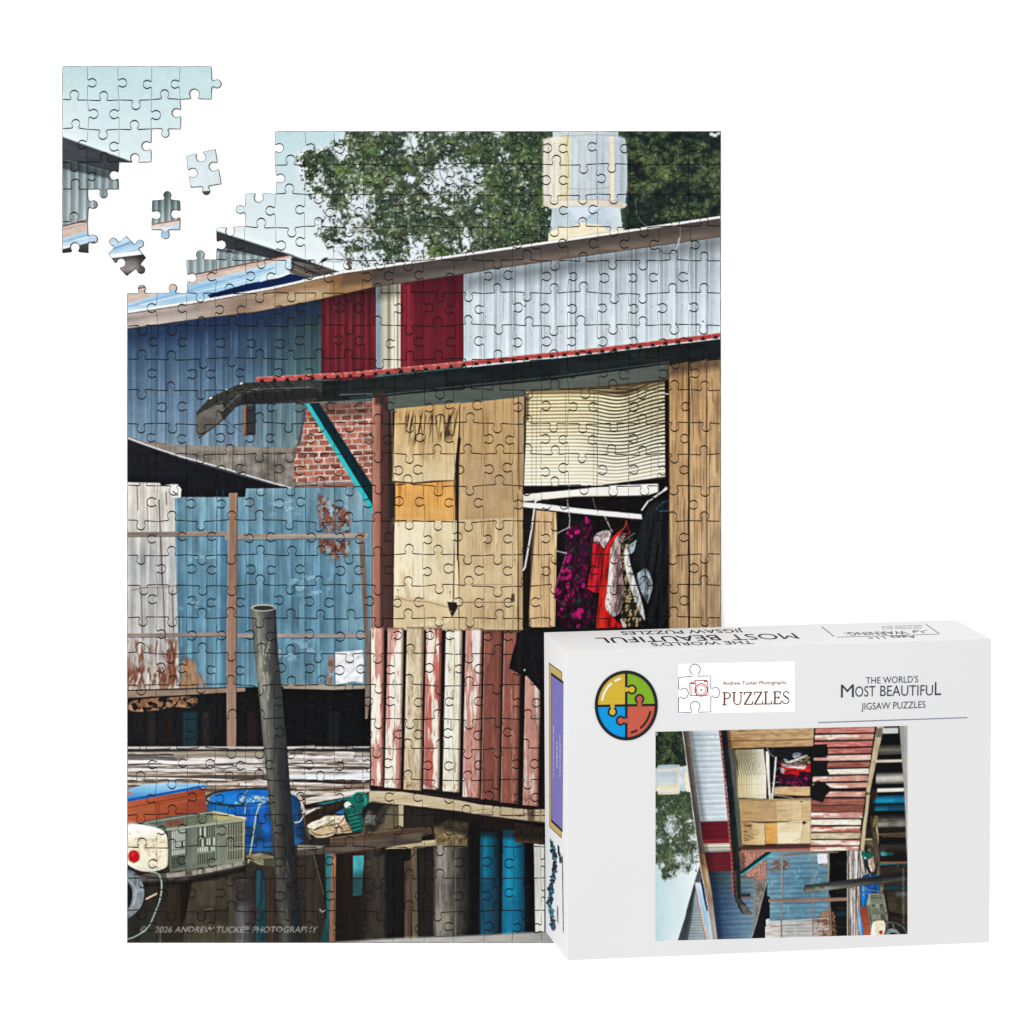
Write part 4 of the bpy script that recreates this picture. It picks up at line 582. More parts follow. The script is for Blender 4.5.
def paint_awning(C):
    und = [(250, 383), (350, 380), (462, 368), (560, 358), (721, 339), (730, 338), (730, 356), (669, 364), (560, 379), (440, 391), (340, 401), (245, 404), (225, 402)]
    C.poly(und, lambda X, Y: c3((30, 38, 40)) * (.6 + .75 * fbm(X, Y, 22, 6, 3))[..., None])
    C.poly(Z5(0, 210, 160, 195, 490, 165, 490, 225, 160, 245, 0, 262), (40, 46, 48), a=.7, soft=2); C.poly(Z5(670, 140, 860, 120, 1024, 100, 1024, 170, 860, 185, 680, 205), (22, 30, 34), a=.7, soft=3)
    C.line([(350, 398), (443, 388), (560, 376), (669, 362)], .8, (110, 116, 110), a=.6); C.line(Z5(0, 255, 150, 250), 1.4, (104, 112, 108), a=.7)
    C.line(Z4(660, 522, 850, 508), 1.4, (150, 158, 150), a=.8); C.poly(Z4(770, 500, 850, 495, 850, 520, 770, 520), (60, 110, 110), a=.5, soft=2)
    C.poly(Z5(160, 240, 205, 238, 205, 262, 160, 262), (66, 52, 46), a=.8)
    # curled end of the awning
    C.poly(Z4(370, 605, 425, 545, 500, 510, 560, 482, 640, 478, 860, 466, 905, 480, 905, 545, 850, 565, 560, 576, 530, 590, 485, 640, 380, 720, 366, 690), lambda X, Y: c3((66, 66, 64)) * (.62 + .6 * fbm(X + Y, Y - X, 22, 4, 5))[..., None])
    C.poly(Z4(365, 620, 480, 560, 490, 635, 380, 720, 364, 690), flat((104, 102, 96), .14, 8, 8, 2), soft=1.5); C.line(Z4(380, 715, 480, 640, 530, 592), .9, (52, 50, 48), a=.8); C.line(Z4(560, 515, 660, 508, 850, 500), .8, (126, 126, 120), a=.7); C.line(Z4(480, 600, 540, 540, 640, 500), 1.0, (110, 110, 106), a=.7); C.line(Z4(420, 580, 520, 520), .8, (40, 40, 40), a=.7)
    for x, y in ((430, 546), (495, 512), (560, 484)): C.dab(*Z4(x, y)[0], 1.8, .9, -.5, (214, 206, 200))
    C.poly(Z4(560, 525, 850, 512, 905, 520, 905, 545, 560, 575), (34, 38, 40), a=.75, soft=2)
    # red sheet edge with scallops
    red = [(258, 378.5), (305, 376), (350, 373.5), (400, 369), (462.5, 362.8), (510, 357.8), (560, 352.8), (591, 349.8), (650, 342.8), (721, 334), (730, 333)]
    C.line([(x, y + 1.2) for x, y in red], 4.6, lambda X, Y: c3((188, 84, 80)) * (.82 + .26 * fbm(X, Y, 7, 2, 2))[..., None]); C.line([(x, y - 1.2) for x, y in red], .8, (216, 138, 130), a=.7)
    for x in np.arange(262, 725, 13.0 if False else 12.6):
        y = np.interp(x, [p[0] for p in red], [p[1] for p in red]); C.poly([(x - 2.4, y + 4.2), (x - 1.2, y + 1.2), (x + 1.2, y + 1.0), (x + 2.6, y + 4.0)], (34, 32, 34), soft=.8)
        C.dab(x - 4.5, y - .2, 1.6, .8, -.1, (236, 158, 148), .5)
    # dark opening and post under the awning
    C.poly(Z4(572, 580, 622, 575, 622, 703, 572, 708), (52, 62, 66)); C.poly(Z4(568, 580, 583, 580, 583, 708, 570, 700), (150, 100, 72)); C.line(Z4(583, 580, 583, 700), .6, (40, 36, 36)); C.line(Z4(490, 640, 560, 690), .7, (56, 70, 86), a=.7); C.poly(Z4(470, 605, 490, 605, 495, 640, 480, 635), (46, 50, 56), a=.8)
    # teal strut
    C.poly(Z4(836, 570, 892, 566) + [(372.5, 485), (372.5, 512)], (8, 52, 64)); C.poly(Z4(834, 572, 850, 568) + [(372.5, 505), (372.5, 514)], (36, 180, 186)); C.line(Z4(880, 570) + [(372, 489)], .8, (12, 34, 42), a=.8)

def paint_slats(C):
    C.poly([(370, 631), (560, 631), (730, 640), (730, 850), (560, 828), (370, 795)], (42, 28, 28))
    P = (208, 146, 132); Wt = (250, 242, 220); Br = (140, 84, 72); Tn = (200, 178, 142)
    def paintw(base, peel, thr, seed, bias=0):
        def g(X, Y):
            b = wood(base, .12, False, seed, .8)(X, Y); k = sst(thr - .02, thr + .1, fbm(X, Y, 5.2, 40, seed, 4)) * (.75 + .25 * fbm(X, Y, 2, 6, seed + 1))
            o = b + (wood(peel, .06, False, seed + 2, .8)(X, Y) - b) * k[..., None]
            d = sst(.66, .8, fbm(X, Y, 1.8, 14, seed + 4, 3)); o = o * (1 + .16 * (fbm(X, Y, 1.5, 5, seed + 6) - .5))[..., None]; return np.clip(o + (c3((120, 84, 72)) - o) * (d * .5)[..., None], 0, 255)
        return g
    sl = [(30, 92, 40, 812, P, Wt, .55, 1), (112, 188, 42, 822, P, Wt, .47, 2), (205, 288, 45, 832, Tn, (222, 204, 172), .55, 3), (300, 375, 45, 828, (196, 112, 100), Wt, .46, 4), (395, 474, 48, 840, Wt, (236, 226, 196), .5, 5), (492, 572, 50, 868, P, (244, 236, 226), .5, 6), (582, 668, 55, 880, Br, (166, 100, 84), .6, 7), (678, 760, 55, 895, (158, 96, 82), (186, 128, 112), .62, 8), (786, 858, 60, 908, P, (246, 226, 206), .52, 9)]
    for a, b, t, bt, base, pl, thr, s in sl:
        sh = -14 if a > 100 else 0
        t += (s * 37 % 11) - 12; C.poly(D7(a, t, b, t + 2, b + sh * .8 - 3, bt, a + sh * 1.2, bt - 6), paintw(base, pl, thr, s))
        C.line(D7(b - 4, t + 6, b + sh * .8 - 6, bt), 2.0, (84, 52, 46), a=.6, soft=2.2); C.line(D7(a + 2, t + 4, a + sh * 1.2 + 3, bt - 8), .7, (250, 230, 214), a=.4)
        C.poly(D7(a, t - 2, b, t, b, t + 10, a, t + 8), (104, 76, 64), a=.5, soft=2); C.poly(D7(a + sh, bt - 40, b + sh, bt - 34, b + sh, bt, a + sh, bt - 6), (120, 82, 66), a=.5, soft=4, mask=patch(.5, 3, 3, s, .1))
    # slats hidden partly behind the box
    x = 549; C.poly([(528, 627), (670, 629), (670, 640), (528, 640)], (24, 22, 26))
    for i, (base, pl) in enumerate(((P, Wt), (P, Wt), ((240, 228, 206), Wt), ((150, 92, 80), (176, 120, 104)), (P, (236, 200, 186)), ((176, 100, 92), P), ((196, 110, 102), (226, 150, 140)), (P, Wt), ((190, 110, 100), P))):
        C.poly([(x, 634 + i * 1.2), (x + 14.5, 634 + i * 1.2), (x + 14, 812 + i * 3.0), (x - 1, 810 + i * 3.0)], paintw(base, pl, .52, 11 + i)); x += 19.6
    # beam
    C.poly(D7(20, 832, 180, 838, 460, 880, 560, 900, 800, 925, 870, 922) + [(730, 845), (730, 868)] + D7(870, 985, 790, 980, 560, 950, 460, 932, 180, 900, 20, 890), lambda X, Y: wood((196, 176, 142), .16, True, 3, dark=(130, 108, 80))(X, Y + .12 * X)); C.line(D7(290, 845, 460, 868, 560, 885), 1.4, (62, 48, 40), a=.8); C.line(D7(20, 892, 300, 915, 560, 952, 870, 990) + [(730, 870)], 1.2, (70, 58, 48), a=.8)
    C.poly(D7(790, 922, 830, 922, 826, 982, 795, 980), (84, 66, 50), a=.7, soft=2)
    # black shirt hanging over the slats
    for pts in (D7(740, 60, 790, 50, 900, 60, 900, 380, 860, 355, 830, 320, 790, 275, 750, 262, 702, 236, 712, 190, 735, 110), [(556, 634), (572, 650), (566, 672), (553, 690), (545, 692), (540, 632)], [(588, 633), (628, 634), (628, 686), (604, 680), (590, 690), (582, 660)], [(636, 636), (674, 637), (674, 682), (650, 686), (636, 680)]):
        C.poly(pts, lambda X, Y: c3((26, 26, 30)) * (.6 + .8 * fbm(X, Y, 5, 8, 3))[..., None])
    C.dab(*D7(778, 244)[0], .9, .9, 0, (190, 190, 190))
    for p in (D7(760, 80, 740, 180, 760, 250), D7(820, 70, 810, 180, 840, 300)): C.line(p, 1.6, (48, 48, 54), a=.5, soft=3)

def paint_under(C):
    # stilts and columns under the cabin
    C.poly(B2(170, 400, 240, 405, 290, 410, 300, 500, 200, 520, 130, 530), wood((120, 108, 82), .25, False, 3), a=.8, soft=2); C.poly(B2(180, 430, 260, 400, 200, 520, 150, 520), (44, 40, 34), a=.7, soft=4)
    C.poly(B2(310, 410, 440, 430, 780, 470, 780, 520, 590, 500, 440, 500, 310, 500), (52, 42, 34)); C.poly(B2(292, 405, 314, 405, 312, 500, 294, 500), (176, 162, 130))
    C.poly(B2(0, 545, 300, 505, 430, 498, 440, 530, 300, 560, 0, 592), wood((96, 78, 60), .25, True, 4)); C.line(B2(0, 548, 300, 508), .9, (140, 118, 92), a=.7); C.poly(B2(240, 575, 460, 552, 460, 582, 360, 590, 240, 592), wood((196, 178, 136), .2, True, 5)); C.poly(B2(20, 595, 220, 590, 220, 615, 20, 620), (84, 52, 38), a=.8, soft=2)
    C.poly(B2(25, 615, 340, 595, 345, 985, 25, 985), grad([(336, (36, 26, 22)), (358, (44, 34, 26)), (372, (64, 60, 52)), (385, (20, 20, 24)), (408, (26, 22, 22))], 0, .25, 5, 40)); C.poly(B2(98, 622, 146, 620, 136, 790, 98, 795), grad([(855, (70, 162, 170)), (895, (48, 128, 136))], amt=.12, sx=4, sy=8)); C.poly(B2(150, 640, 235, 610, 240, 985, 140, 985), flat((70, 64, 52), .3, 4, 20, 2), a=.75, soft=4)
    C.poly(B2(345, 590, 370, 588, 375, 970, 350, 975), wood((138, 122, 92), .2, False, 3)); C.poly(B2(318, 645, 345, 640, 345, 972, 318, 975), wood((128, 100, 78), .3, False, 2, dark=(70, 48, 36))); C.poly(B2(375, 590, 440, 580, 440, 960, 380, 970), wood((52, 44, 38), .3, False, 2))
    C.poly(B2(440, 580, 470, 570, 590, 570, 585, 960, 440, 965), grad([(433, (84, 80, 72)), (440, (146, 142, 132)), (446, (128, 124, 114)), (454, (92, 89, 82)), (462, (62, 59, 54)), (469, (30, 28, 27))], 0, .3, 2.2, 14)); C.poly(B2(440, 500, 500, 470, 590, 480, 585, 580, 520, 590, 450, 570), lambda X, Y: c3((134, 116, 82)) * (.5 + .8 * fbm(X, Y, 5, 4, 3))[..., None], soft=3)
    C.poly(B2(440, 720, 585, 720, 585, 820, 440, 830), (60, 56, 52), a=.4, soft=16)
    for xa, xb, yt, c in ((640, 720, 520, ((480, (10, 90, 118)), (485, (14, 120, 152)), (492, (10, 90, 114)), (498, (8, 50, 66)))), (737, 830, 512, ((503, (8, 112, 144)), (509, (14, 152, 190)), (516, (10, 130, 166)), (524, (6, 72, 96))))):
        C.poly(B2(xa, yt, xb, yt, xb, 950, xa - 4, 960), grad(c, 0, .08, 3, 16))
    C.poly(B2(635, 720, 720, 720, 720, 950, 630, 950), (24, 60, 80), a=.55, soft=8); C.poly(B2(740, 800, 830, 800, 830, 950, 740, 950), (10, 84, 122), a=.35, soft=10)
    C.poly(B2(780, 478, 870, 490, 910, 500, 910, 570, 790, 565), wood((92, 72, 52), .25, True, 3)); C.poly(B2(870, 570, 915, 575, 915, 945, 876, 948), grad([(535, (214, 210, 196)), (543, (232, 230, 220))], 0, .08, 3, 14))
    C.poly([(470, 822), (480, 822), (480, 935), (470, 937)], (14, 13, 15), a=.8, soft=3); C.poly([(400, 850), (434, 846), (434, 935), (400, 938)], (20, 17, 16), a=.35, soft=8); C.poly([(336, 880), (372, 870), (372, 935), (336, 940)], (20, 17, 15), a=.45, soft=10); C.poly([(434, 812), (560, 826), (560, 842), (470, 836), (434, 828)], (22, 18, 16), a=.55, soft=5)
    for x, y0, y1 in ((440, 840, 930), (446, 836, 900), (455, 850, 935), (436, 860, 935)): C.line([(x, y0), (x + .6, y1)], .7, (196, 190, 176), a=.35, soft=1)
    # hidden right-hand part (seen on the box photo)
    C.poly([(557, 840), (590, 842), (590, 930), (557, 932)], grad([(557, (70, 70, 64)), (566, (176, 174, 164)), (576, (196, 194, 184)), (590, (60, 58, 54))], 0, .1, 4, 12)); C.poly([(618, 838), (626, 838), (626, 930), (618, 930)], wood((206, 194, 168), .1, False, 3)); C.poly([(640, 850), (668, 852), (668, 930), (640, 930)], grad([(640, (70, 68, 60)), (654, (116, 112, 100)), (668, (50, 48, 44))], 0, .15, 4, 10)); C.poly([(700, 862), (716, 862), (716, 912), (700, 912)], (196, 198, 192)); C.poly([(690, 840), (716, 842), (716, 862), (690, 858)], (120, 114, 104))
    # blurred grey rail along the bottom edge
    C.poly([(335, 945)] + B2(25, 990, 300, 972, 600, 962, 915, 945) + [(730, 915), (730, 950)], grad([(925, (150, 152, 146)), (943, (176, 174, 168))], amt=.06, sx=20, sy=4), soft=3)

def finish(C):
    """print grain and fine texture of the photographed scene"""
    w = C.win(C.x0, C.y0, C.x0 + C.W / C.S, C.y0 + C.H / C.S); X, Y = w[2], w[3]
    low = fbm(X, Y, 26, 26, 3) - .5; mid = fbm(X, Y, 3.2, 3.2, 5) - .5; fine = fbm(X, Y, 1.1, 1.1, 6, 2) - .5
    L = C.img.mean(-1) / 255; k = .35 + 1.0 * np.sqrt(np.clip(L * (1.15 - L), 0, 1))
    def blur(I, r):
        o = np.zeros_like(I); ws = np.exp(-.5 * (np.arange(-3 * r, 3 * r + 1) / r) ** 2); ws /= ws.sum(); t = np.zeros_like(I)
        P = np.pad(I, ((3 * r, 3 * r), (0, 0), (0, 0)), 'edge')
        for k, q in enumerate(ws): t += q * P[k:k + I.shape[0]]
        P = np.pad(t, ((0, 0), (3 * r, 3 * r), (0, 0)), 'edge')
        for k, q in enumerate(ws): o += q * P[:, k:k + I.shape[1]]
        return o
    b1 = blur(C.img, 2); tm = (sst(300, 330, X) * (Y < np.interp(X, [300, 344, 500, 607, 721], [262, 268, 246, 230, 213])) * ((X < 541) | (X > 628)))[..., None]; C.img = C.img + (.5 - .7 * tm) * (C.img - b1); C.img = np.clip(C.img + .22 * (b1 - blur(b1, 9)), 0, 255)
    x = C.img / 255; C.img = 255 * (x - .030 * np.sin(2 * np.pi * x)).astype(np.float32); lum = (C.img @ c3((.3, .59, .11)))[..., None]; C.img = lum + .86 * (C.img - lum)
    C.img = np.clip(C.img * (1 + (.07 * low + .075 * mid + .10 * fine) * k * sst(1.02, .75, L))[..., None] + (2.0 * fine)[..., None], 0, 255)

def paint_picture():
    C = Canvas(127, 131, 721, 943, 2.0)
    paint_sky(C); paint_left_roof(C); paint_tree(C); paint_chimney(C); paint_upper_wall(C); paint_lower_left(C); paint_deck(C)
    paint_cabin(C); paint_awning(C); paint_slats(C); paint_under(C); paint_clutter(C)
    finish(C)
    return C
def paint_corner():
    C = Canvas(120, 125, 290, 325, 2.0)
    paint_sky(C); paint_left_roof(C)
    C.poly([(120, 316), (160, 306), (160, 330), (120, 330)], grad([(308, (96, 98, 102)), (320, (40, 40, 42))]), soft=1)
    finish(C)
    return C

# ---------------------------------------------------------------- scene set-up
sc = bpy.context.scene
COL = sc.collection
U = 0.00064                      # metres per picture unit at the puzzle's printed face (812 units = 52 cm)
FOC = 4000.0                     # camera height in the same units
LIT = 1.76                       # light level on the table that the print tones are balanced for
def W3(x, y, z=0.0): return ((x - 512) * U, (512 - y) * U, z * U)

def s2l(c):
    c = np.asarray(c, np.float64) / 255
    return np.where(c <= .04045, c / 12.92, ((c + .055) / 1.055) ** 2.4)
def tone(c): return tuple((s2l(c) / LIT).tolist()) + (1,)

def nodes_of(m):
    m.use_nodes = True; n = m.node_tree.nodes; return n, m.node_tree.links, n['Principled BSDF']
def plain(name, rgb, rough=.5, spec=.3, nz=0.0, scale=60, bump=0.0, lin=None):
    m = bpy.data.materials.new(name); n, l, p = nodes_of(m)
    base = lin if lin else tone(rgb)
    p.inputs['Roughness'].default_value = rough; p.inputs['Specular IOR Level'].default_value = spec
    tc = n.new('ShaderNodeTexCoord'); t = n.new('ShaderNodeTexNoise'); t.inputs['Scale'].default_value = scale; t.inputs['Detail'].default_value = 5
    l.new(tc.outputs['Object'], t.inputs['Vector'])
    r = n.new('ShaderNodeValToRGB'); r.color_ramp.elements[0].position = .3; r.color_ramp.elements[1].position = .7
    r.color_ramp.elements[0].color = tuple(c * (1 - nz) for c in base[:3]) + (1,); r.color_ramp.elements[1].color = tuple(min(1, c * (1 + nz)) for c in base[:3]) + (1,)
    l.new(t.outputs['Fac'], r.inputs['Fac']); l.new(r.outputs['Color'], p.inputs['Base Color'])
    if bump:
        b = n.new('ShaderNodeBump'); b.inputs['Strength'].default_value = bump; b.inputs['Distance'].default_value = .0003
        l.new(t.outputs['Fac'], b.inputs['Height']); l.new(b.outputs['Normal'], p.inputs['Normal'])
    return m
def printed(name, rough, spec, gain=1.0, bump=.05):
    m = bpy.data.materials.new(name); n, l, p = nodes_of(m)
    a = n.new('ShaderNodeAttribute'); a.attribute_name = 'print'
    l.new(a.outputs['Color'], p.inputs['Base Color'])
    p.inputs['Roughness'].default_value = rough; p.inputs['Specular IOR Level'].default_value = spec
    tc = n.new('ShaderNodeTexCoord'); t = n.new('ShaderNodeTexNoise'); t.inputs['Scale'].default_value = 900; t.inputs['Detail'].default_value = 3
    l.new(tc.outputs['Object'], t.inputs['Vector'])
    b = n.new('ShaderNodeBump'); b.inputs['Strength'].default_value = bump; b.inputs['Distance'].default_value = .0002
    l.new(t.outputs['Fac'], b.inputs['Height']); l.new(b.outputs['Normal'], p.inputs['Normal'])
    return m

M_PRINT = printed('puzzle_print', .6, .05)
M_BOARD = plain('shade_dark_cardboard', (62, 56, 52), .9, .03, .12, 400)  # cardboard sides coloured darker to stand in for shade in the cuts
M_PHOTO = printed('box_photo_print', .6, .05)
M_CARTON = plain('white_carton', None, .6, .06, .012, 9, .02, lin=(.492, .492, .495, 1))
M_TABLE = plain('white_table', None, .75, .1, .006, 3, 0, lin=(.93, .93, .93, 1))
INKS = {}
def ink(rgb):
    if rgb not in INKS: INKS[rgb] = plain('ink_%d' % len(INKS), rgb, .6, .05, .03 if rgb != (255, 255, 255) else 0, 120, 0, (.72, .72, .72, 1) if rgb == (255, 255, 255) else None)
    return INKS[rgb]

def make_obj(name, verts, faces, mats, parent=None, fmat=None, cols=None):
    me = bpy.data.meshes.new(name); me.from_pydata(verts, [], faces)
    for m in mats: me.materials.append(m)
    if fmat is not None: me.polygons.foreach_set('material_index', np.asarray(fmat, np.int32))
    if cols is not None:
        at = me.color_attributes.new('print', 'FLOAT_COLOR', 'POINT')
        at.data.foreach_set('color', np.asarray(cols, np.float32).ravel())
    me.update(); o = bpy.data.objects.new(name, me); COL.objects.link(o)
    if parent is not None: o.parent = parent
    return o
def thing(name, loc, label, cat, group=None):
    o = bpy.data.objects.new(name, None); o.location = loc; o.empty_display_size = .02; COL.objects.link(o)
    o['label'] = label; o['category'] = cat
    if group: o['group'] = group
    return o

# ---------------------------------------------------------------- text outlines (Blender's built-in font)
def text_mesh(txt, shear=0.0, bold=0.0):
    cu = bpy.data.curves.new('tmp', 'FONT'); cu.body = txt; cu.resolution_u = 3; cu.shear = shear; cu.offset = bold
    o = bpy.data.objects.new('tmp', cu); COL.objects.link(o)
    dg = bpy.context.evaluated_depsgraph_get(); dg.update(); e = o.evaluated_get(dg); me = e.to_mesh()
    v = np.array([(p.co.x, p.co.y) for p in me.vertices]); f = [tuple(p.vertices) for p in me.polygons]
    e.to_mesh_clear(); bpy.data.objects.remove(o); bpy.data.curves.remove(cu)
    v[:, 0] -= v[:, 0].min(); return v, f, v[:, 0].max(), .69     # cap height of the font at size 1

def print_text(C, txt, x, y, w, h, col, a):
    v, f, tw, ch = text_mesh(txt, .25)
    T = Canvas(x - 2, y - h - 4, x + w + 4, y + 4, 8.0); T.img[:] = 0
    P = np.stack([x + v[:, 0] / tw * w, y - v[:, 1] / ch * h], 1)
    for q in f:
        for k in range(1, len(q) - 1): T.poly([P[q[0]], P[q[k]], P[q[k + 1]]], (255, 255, 255), soft=.13)
    k = 4; hh, ww = T.H // k, T.W // k; cov = T.img[:hh * k, :ww * k, 0].reshape(hh, k, ww, k).mean((1, 3)) / 255 * a
    i0 = int(round((T.x0 - C.x0) * C.S)); j0 = int(round((T.y0 - C.y0) * C.S)); hh = min(hh, C.H - j0)
    r = C.img[j0:j0 + hh, i0:i0 + ww]; C.img[j0:j0 + hh, i0:i0 + ww] = r + (c3(col) - r) * cov[:hh, :, None]

PIC = paint_picture()
print_text(PIC, '\u00a9', 140.4, 932.4, 6.4, 6.0, (206, 206, 198), .75)
print_text(PIC, '2026 ANDREW TUCKER PHOTOGRAPHY', 154.6, 932.4, 163.4, 6.0, (206, 206, 198), .8)
CORNER = paint_corner()
LOOSE = Canvas(95, 130, 235, 290, 3.0)
R7 = fr(90, 130, 160 / 1024)
def paint_loose(C):
    # sky piece with a bit of roof
    C.rect(180, 130, 235, 205, grad([(145, (206, 222, 230)), (190, (214, 232, 236))], amt=.03, sx=8, sy=8))
    C.poly(R7(600, 350, 640, 358, 700, 375, 640, 400, 600, 400), grad([(186, (96, 104, 108)), (190, (58, 64, 68))])); C.poly(R7(700, 392, 800, 388, 800, 440, 700, 440), grad([(191, (70, 76, 80)), (197, (120, 126, 128))]))
    # corrugated wall piece
    C.rect(140, 185, 182, 245, corr(grad([(190, (88, 100, 102)), (203, (112, 128, 130)), (222, (150, 164, 164))]), 6.4, 1.2, .26, sharp=1.0), soft=.5)
    C.poly(R7(380, 605, 600, 570, 600, 600, 380, 640), flat((214, 196, 190), .08, 6, 2)); C.poly(R7(380, 640, 600, 598, 600, 720, 380, 720), grad([(226, (196, 218, 236)), (232, (150, 190, 226)), (240, (176, 206, 232))])); C.line(R7(380, 608, 600, 572), 1.0, (140, 82, 80), a=.9); C.poly(R7(380, 625, 520, 622, 520, 645, 380, 650), (236, 236, 240), a=.7, soft=2)
    # blue roof / dark underside piece
    C.rect(100, 228, 150, 262, grad([(232, (214, 188, 172)), (241, (206, 196, 196)), (243, (170, 204, 234)), (248, (196, 222, 244)), (253, (170, 204, 234))], amt=.05, sx=10, sy=2), mask=lambda X, Y: (X < 1e9) * 1.0)
    C.poly(R7(150, 690, 260, 660, 360, 690, 360, 760, 110, 820, 110, 770), lambda X, Y: grad([(-14, (150, 186, 220)), (-6, (196, 222, 244)), (0, (150, 192, 230)), (5, (190, 218, 242)), (9, (140, 182, 224))])(X, Y - 246 + .28 * (X - 125)))
    C.line(R7(120, 770, 340, 690), .8, (84, 120, 160), a=.8); C.poly(R7(100, 800, 330, 770, 330, 800, 100, 835), (246, 248, 250), soft=1)
    C.poly(R7(120, 822, 320, 798, 380, 790, 380, 960, 120, 960), lambda X, Y: grad([(254, (66, 62, 62)), (262, (128, 120, 120)), (270, (150, 142, 140)), (276, (60, 56, 56))], amt=.1, sx=9, sy=5)(X, Y) * (1 - .35 * sst(134, 142, X))[..., None], soft=1)
paint_loose(LOOSE); finish(LOOSE)

# ---------------------------------------------------------------- jigsaw pieces
def tab_profile():
    pts = [(-5.2, 0), (-4.2, .12), (-3.45, .5), (-3.1, 1.1), (-3.0, 1.75)]
    R, h = 4.35, 4.95; a0 = math.asin(3.0 / R)
    for k in range(1, 22):
        a = -math.pi / 2 - a0 - (2 * math.pi - 2 * a0) * k / 22; pts.append((R * math.cos(a), h + R * math.sin(a)))
    return pts + [(-x, y) for x, y in pts[4::-1]]
TAB = tab_profile()
def edge_curve(A, B, sign, rg, wob=True):
    """jigsaw cut from A to B; sign +1 bulges to the left of the direction of travel (in y-up sense)"""
    A = np.array(A, float); B = np.array(B, float); L = np.linalg.norm(B - A); u = (B - A) / L; n = np.array([u[1], -u[0]])
    if sign == 0:
        k = max(2, int(L / 1.3)); return [A + (B - A) * i / k for i in range(k + 1)]
    c = L * (.5 + (rg.uniform(-.05, .05) if wob else 0)); bow = rg.uniform(-.9, .9) if wob else 0; sc_ = rg.uniform(.93, 1.06) if wob else 1
    out = []
    def base(s): return bow * math.sin(math.pi * s / L)
    for i in range(8): out.append((c - 5.2 * sc_) * i / 8); out[-1] = (out[-1], base(out[-1]))
    for x, y in TAB: out.append((c + x * sc_, sign * y * sc_ + base(c)))
    for i in range(1, 9): s = c + 5.2 * sc_ + (L - c - 5.2 * sc_) * i / 8; out.append((s, base(s)))
    out[-1] = (L, 0)
    return [A + u * s + n * h for s, h in out]

def grid_edges(xs, ys, exists, rg, fixedH, fixedV, jit=1.0):
    nc, nr = len(xs) - 1, len(ys) - 1; node = {}
    for r in range(nr + 1):
        for c in range(nc + 1):
            jx = 0 if c in (0, nc) else rg.uniform(-jit, jit); jy = 0 if r in (0, nr) else rg.uniform(-jit, jit)
            node[c, r] = (xs[c] + jx, ys[r] + jy)
    H, V = {}, {}
    for r in range(nr + 1):
        for c in range(nc):
            up, dn = exists(c, r - 1), exists(c, r)
            if up or dn:
                sg = fixedH.get((c, r), 0 if r in (0, nr) else rg.choice((-1, 1))); H[c, r] = edge_curve(node[c, r], node[c + 1, r], sg, rg)   # +1 bulges up
    for c in range(nc + 1):
        for r in range(nr):
            if exists(c - 1, r) or exists(c, r):
                sg = fixedV.get((c, r), 0 if c in (0, nc) else rg.choice((-1, 1))); V[c, r] = edge_curve(node[c, r], node[c, r + 1], sg, rg)   # +1 bulges right
    return H, V

THICK = 3.0
def inset(P, G):
    """move a clockwise-on-screen (y down) closed outline inwards by per-vertex amounts"""
    a = np.roll(P, 1, 0); b = np.roll(P, -1, 0); t = b - a; t /= np.linalg.norm(t, axis=1)[:, None] + 1e-9
    n = np.stack([-t[:, 1], t[:, 0]], 1); return P + n * np.asarray(G)[:, None]
def in_poly(x, y, P):
    ins = np.zeros(x.shape, bool); n = len(P)
    for i in range(n):
        ax, ay = P[i]; bx, by = P[(i + 1) % n]
        if ay != by: ins ^= ((ay > y) != (by > y)) & (x < ax + (y - ay) / (by - ay) * (bx - ax))
    return ins
STEP = .68
def piece_geo(P, G, colour):
    """returns verts, faces, material ids and colours of one die-cut piece with outline P (screen units)"""
    O = inset(P, G); I = inset(P, G + .38); n = len(P)
    x0, y0 = I.min(0); x1, y1 = I.max(0)
    gx, gy = np.meshgrid(np.arange(x0 + .3, x1, STEP), np.arange(y0 + .3, y1, STEP)); gx = gx.ravel(); gy = gy.ravel()
    J = inset(P, G + .38 + .45); ok = in_poly(gx, gy, J); gx, gy = gx[ok], gy[ok]
    pts = [Vector((float(p[0]), float(p[1]))) for p in I] + [Vector((float(a), float(b))) for a, b in zip(gx, gy)]
    vo, eo, fo, ov, oe, of = delaunay_2d_cdt(pts, [(i, (i + 1) % n) for i in range(n)], [], 1, 1e-5)
    V2 = np.array([(v.x, v.y) for v in vo]); k = len(V2)
    idx = {}
    for i, src in enumerate(ov):
        for s_ in src:
            if s_ < n: idx[s_] = i
    loop = [idx[i] for i in range(n)]
    faces = []
    for f in fo:
        a, b, c = (V2[j] for j in f[:3]); cr = (b[0] - a[0]) * (c[1] - a[1]) - (b[1] - a[1]) * (c[0] - a[0])
        faces.append(tuple(f) if cr < 0 else tuple(reversed(f)))
    fm = [0] * len(faces)
    for i in range(n):
        j = (i + 1) % n
        faces.append((loop[j], loop[i], k + i, k + j)); fm.append(0)
        faces.append((k + j, k + i, k + n + i, k + n + j)); fm.append(1)
        faces.append((k + n + j, k + n + i, k + 2 * n + i, k + 2 * n + j)); fm.append(1)
    Q = inset(P, np.full(n, .02)); XY = np.concatenate([V2, O, Q, Q]); Z = np.concatenate([np.zeros(k), np.full(n, -.42), np.full(n, -1.5), np.full(n, -THICK)])
    col = s2l(colour(XY[:, 0], XY[:, 1])) / LIT
    return XY, Z, faces, fm, np.concatenate([col, np.ones((len(col), 1))], 1), len(gx), np.stack([gx, gy], 1)

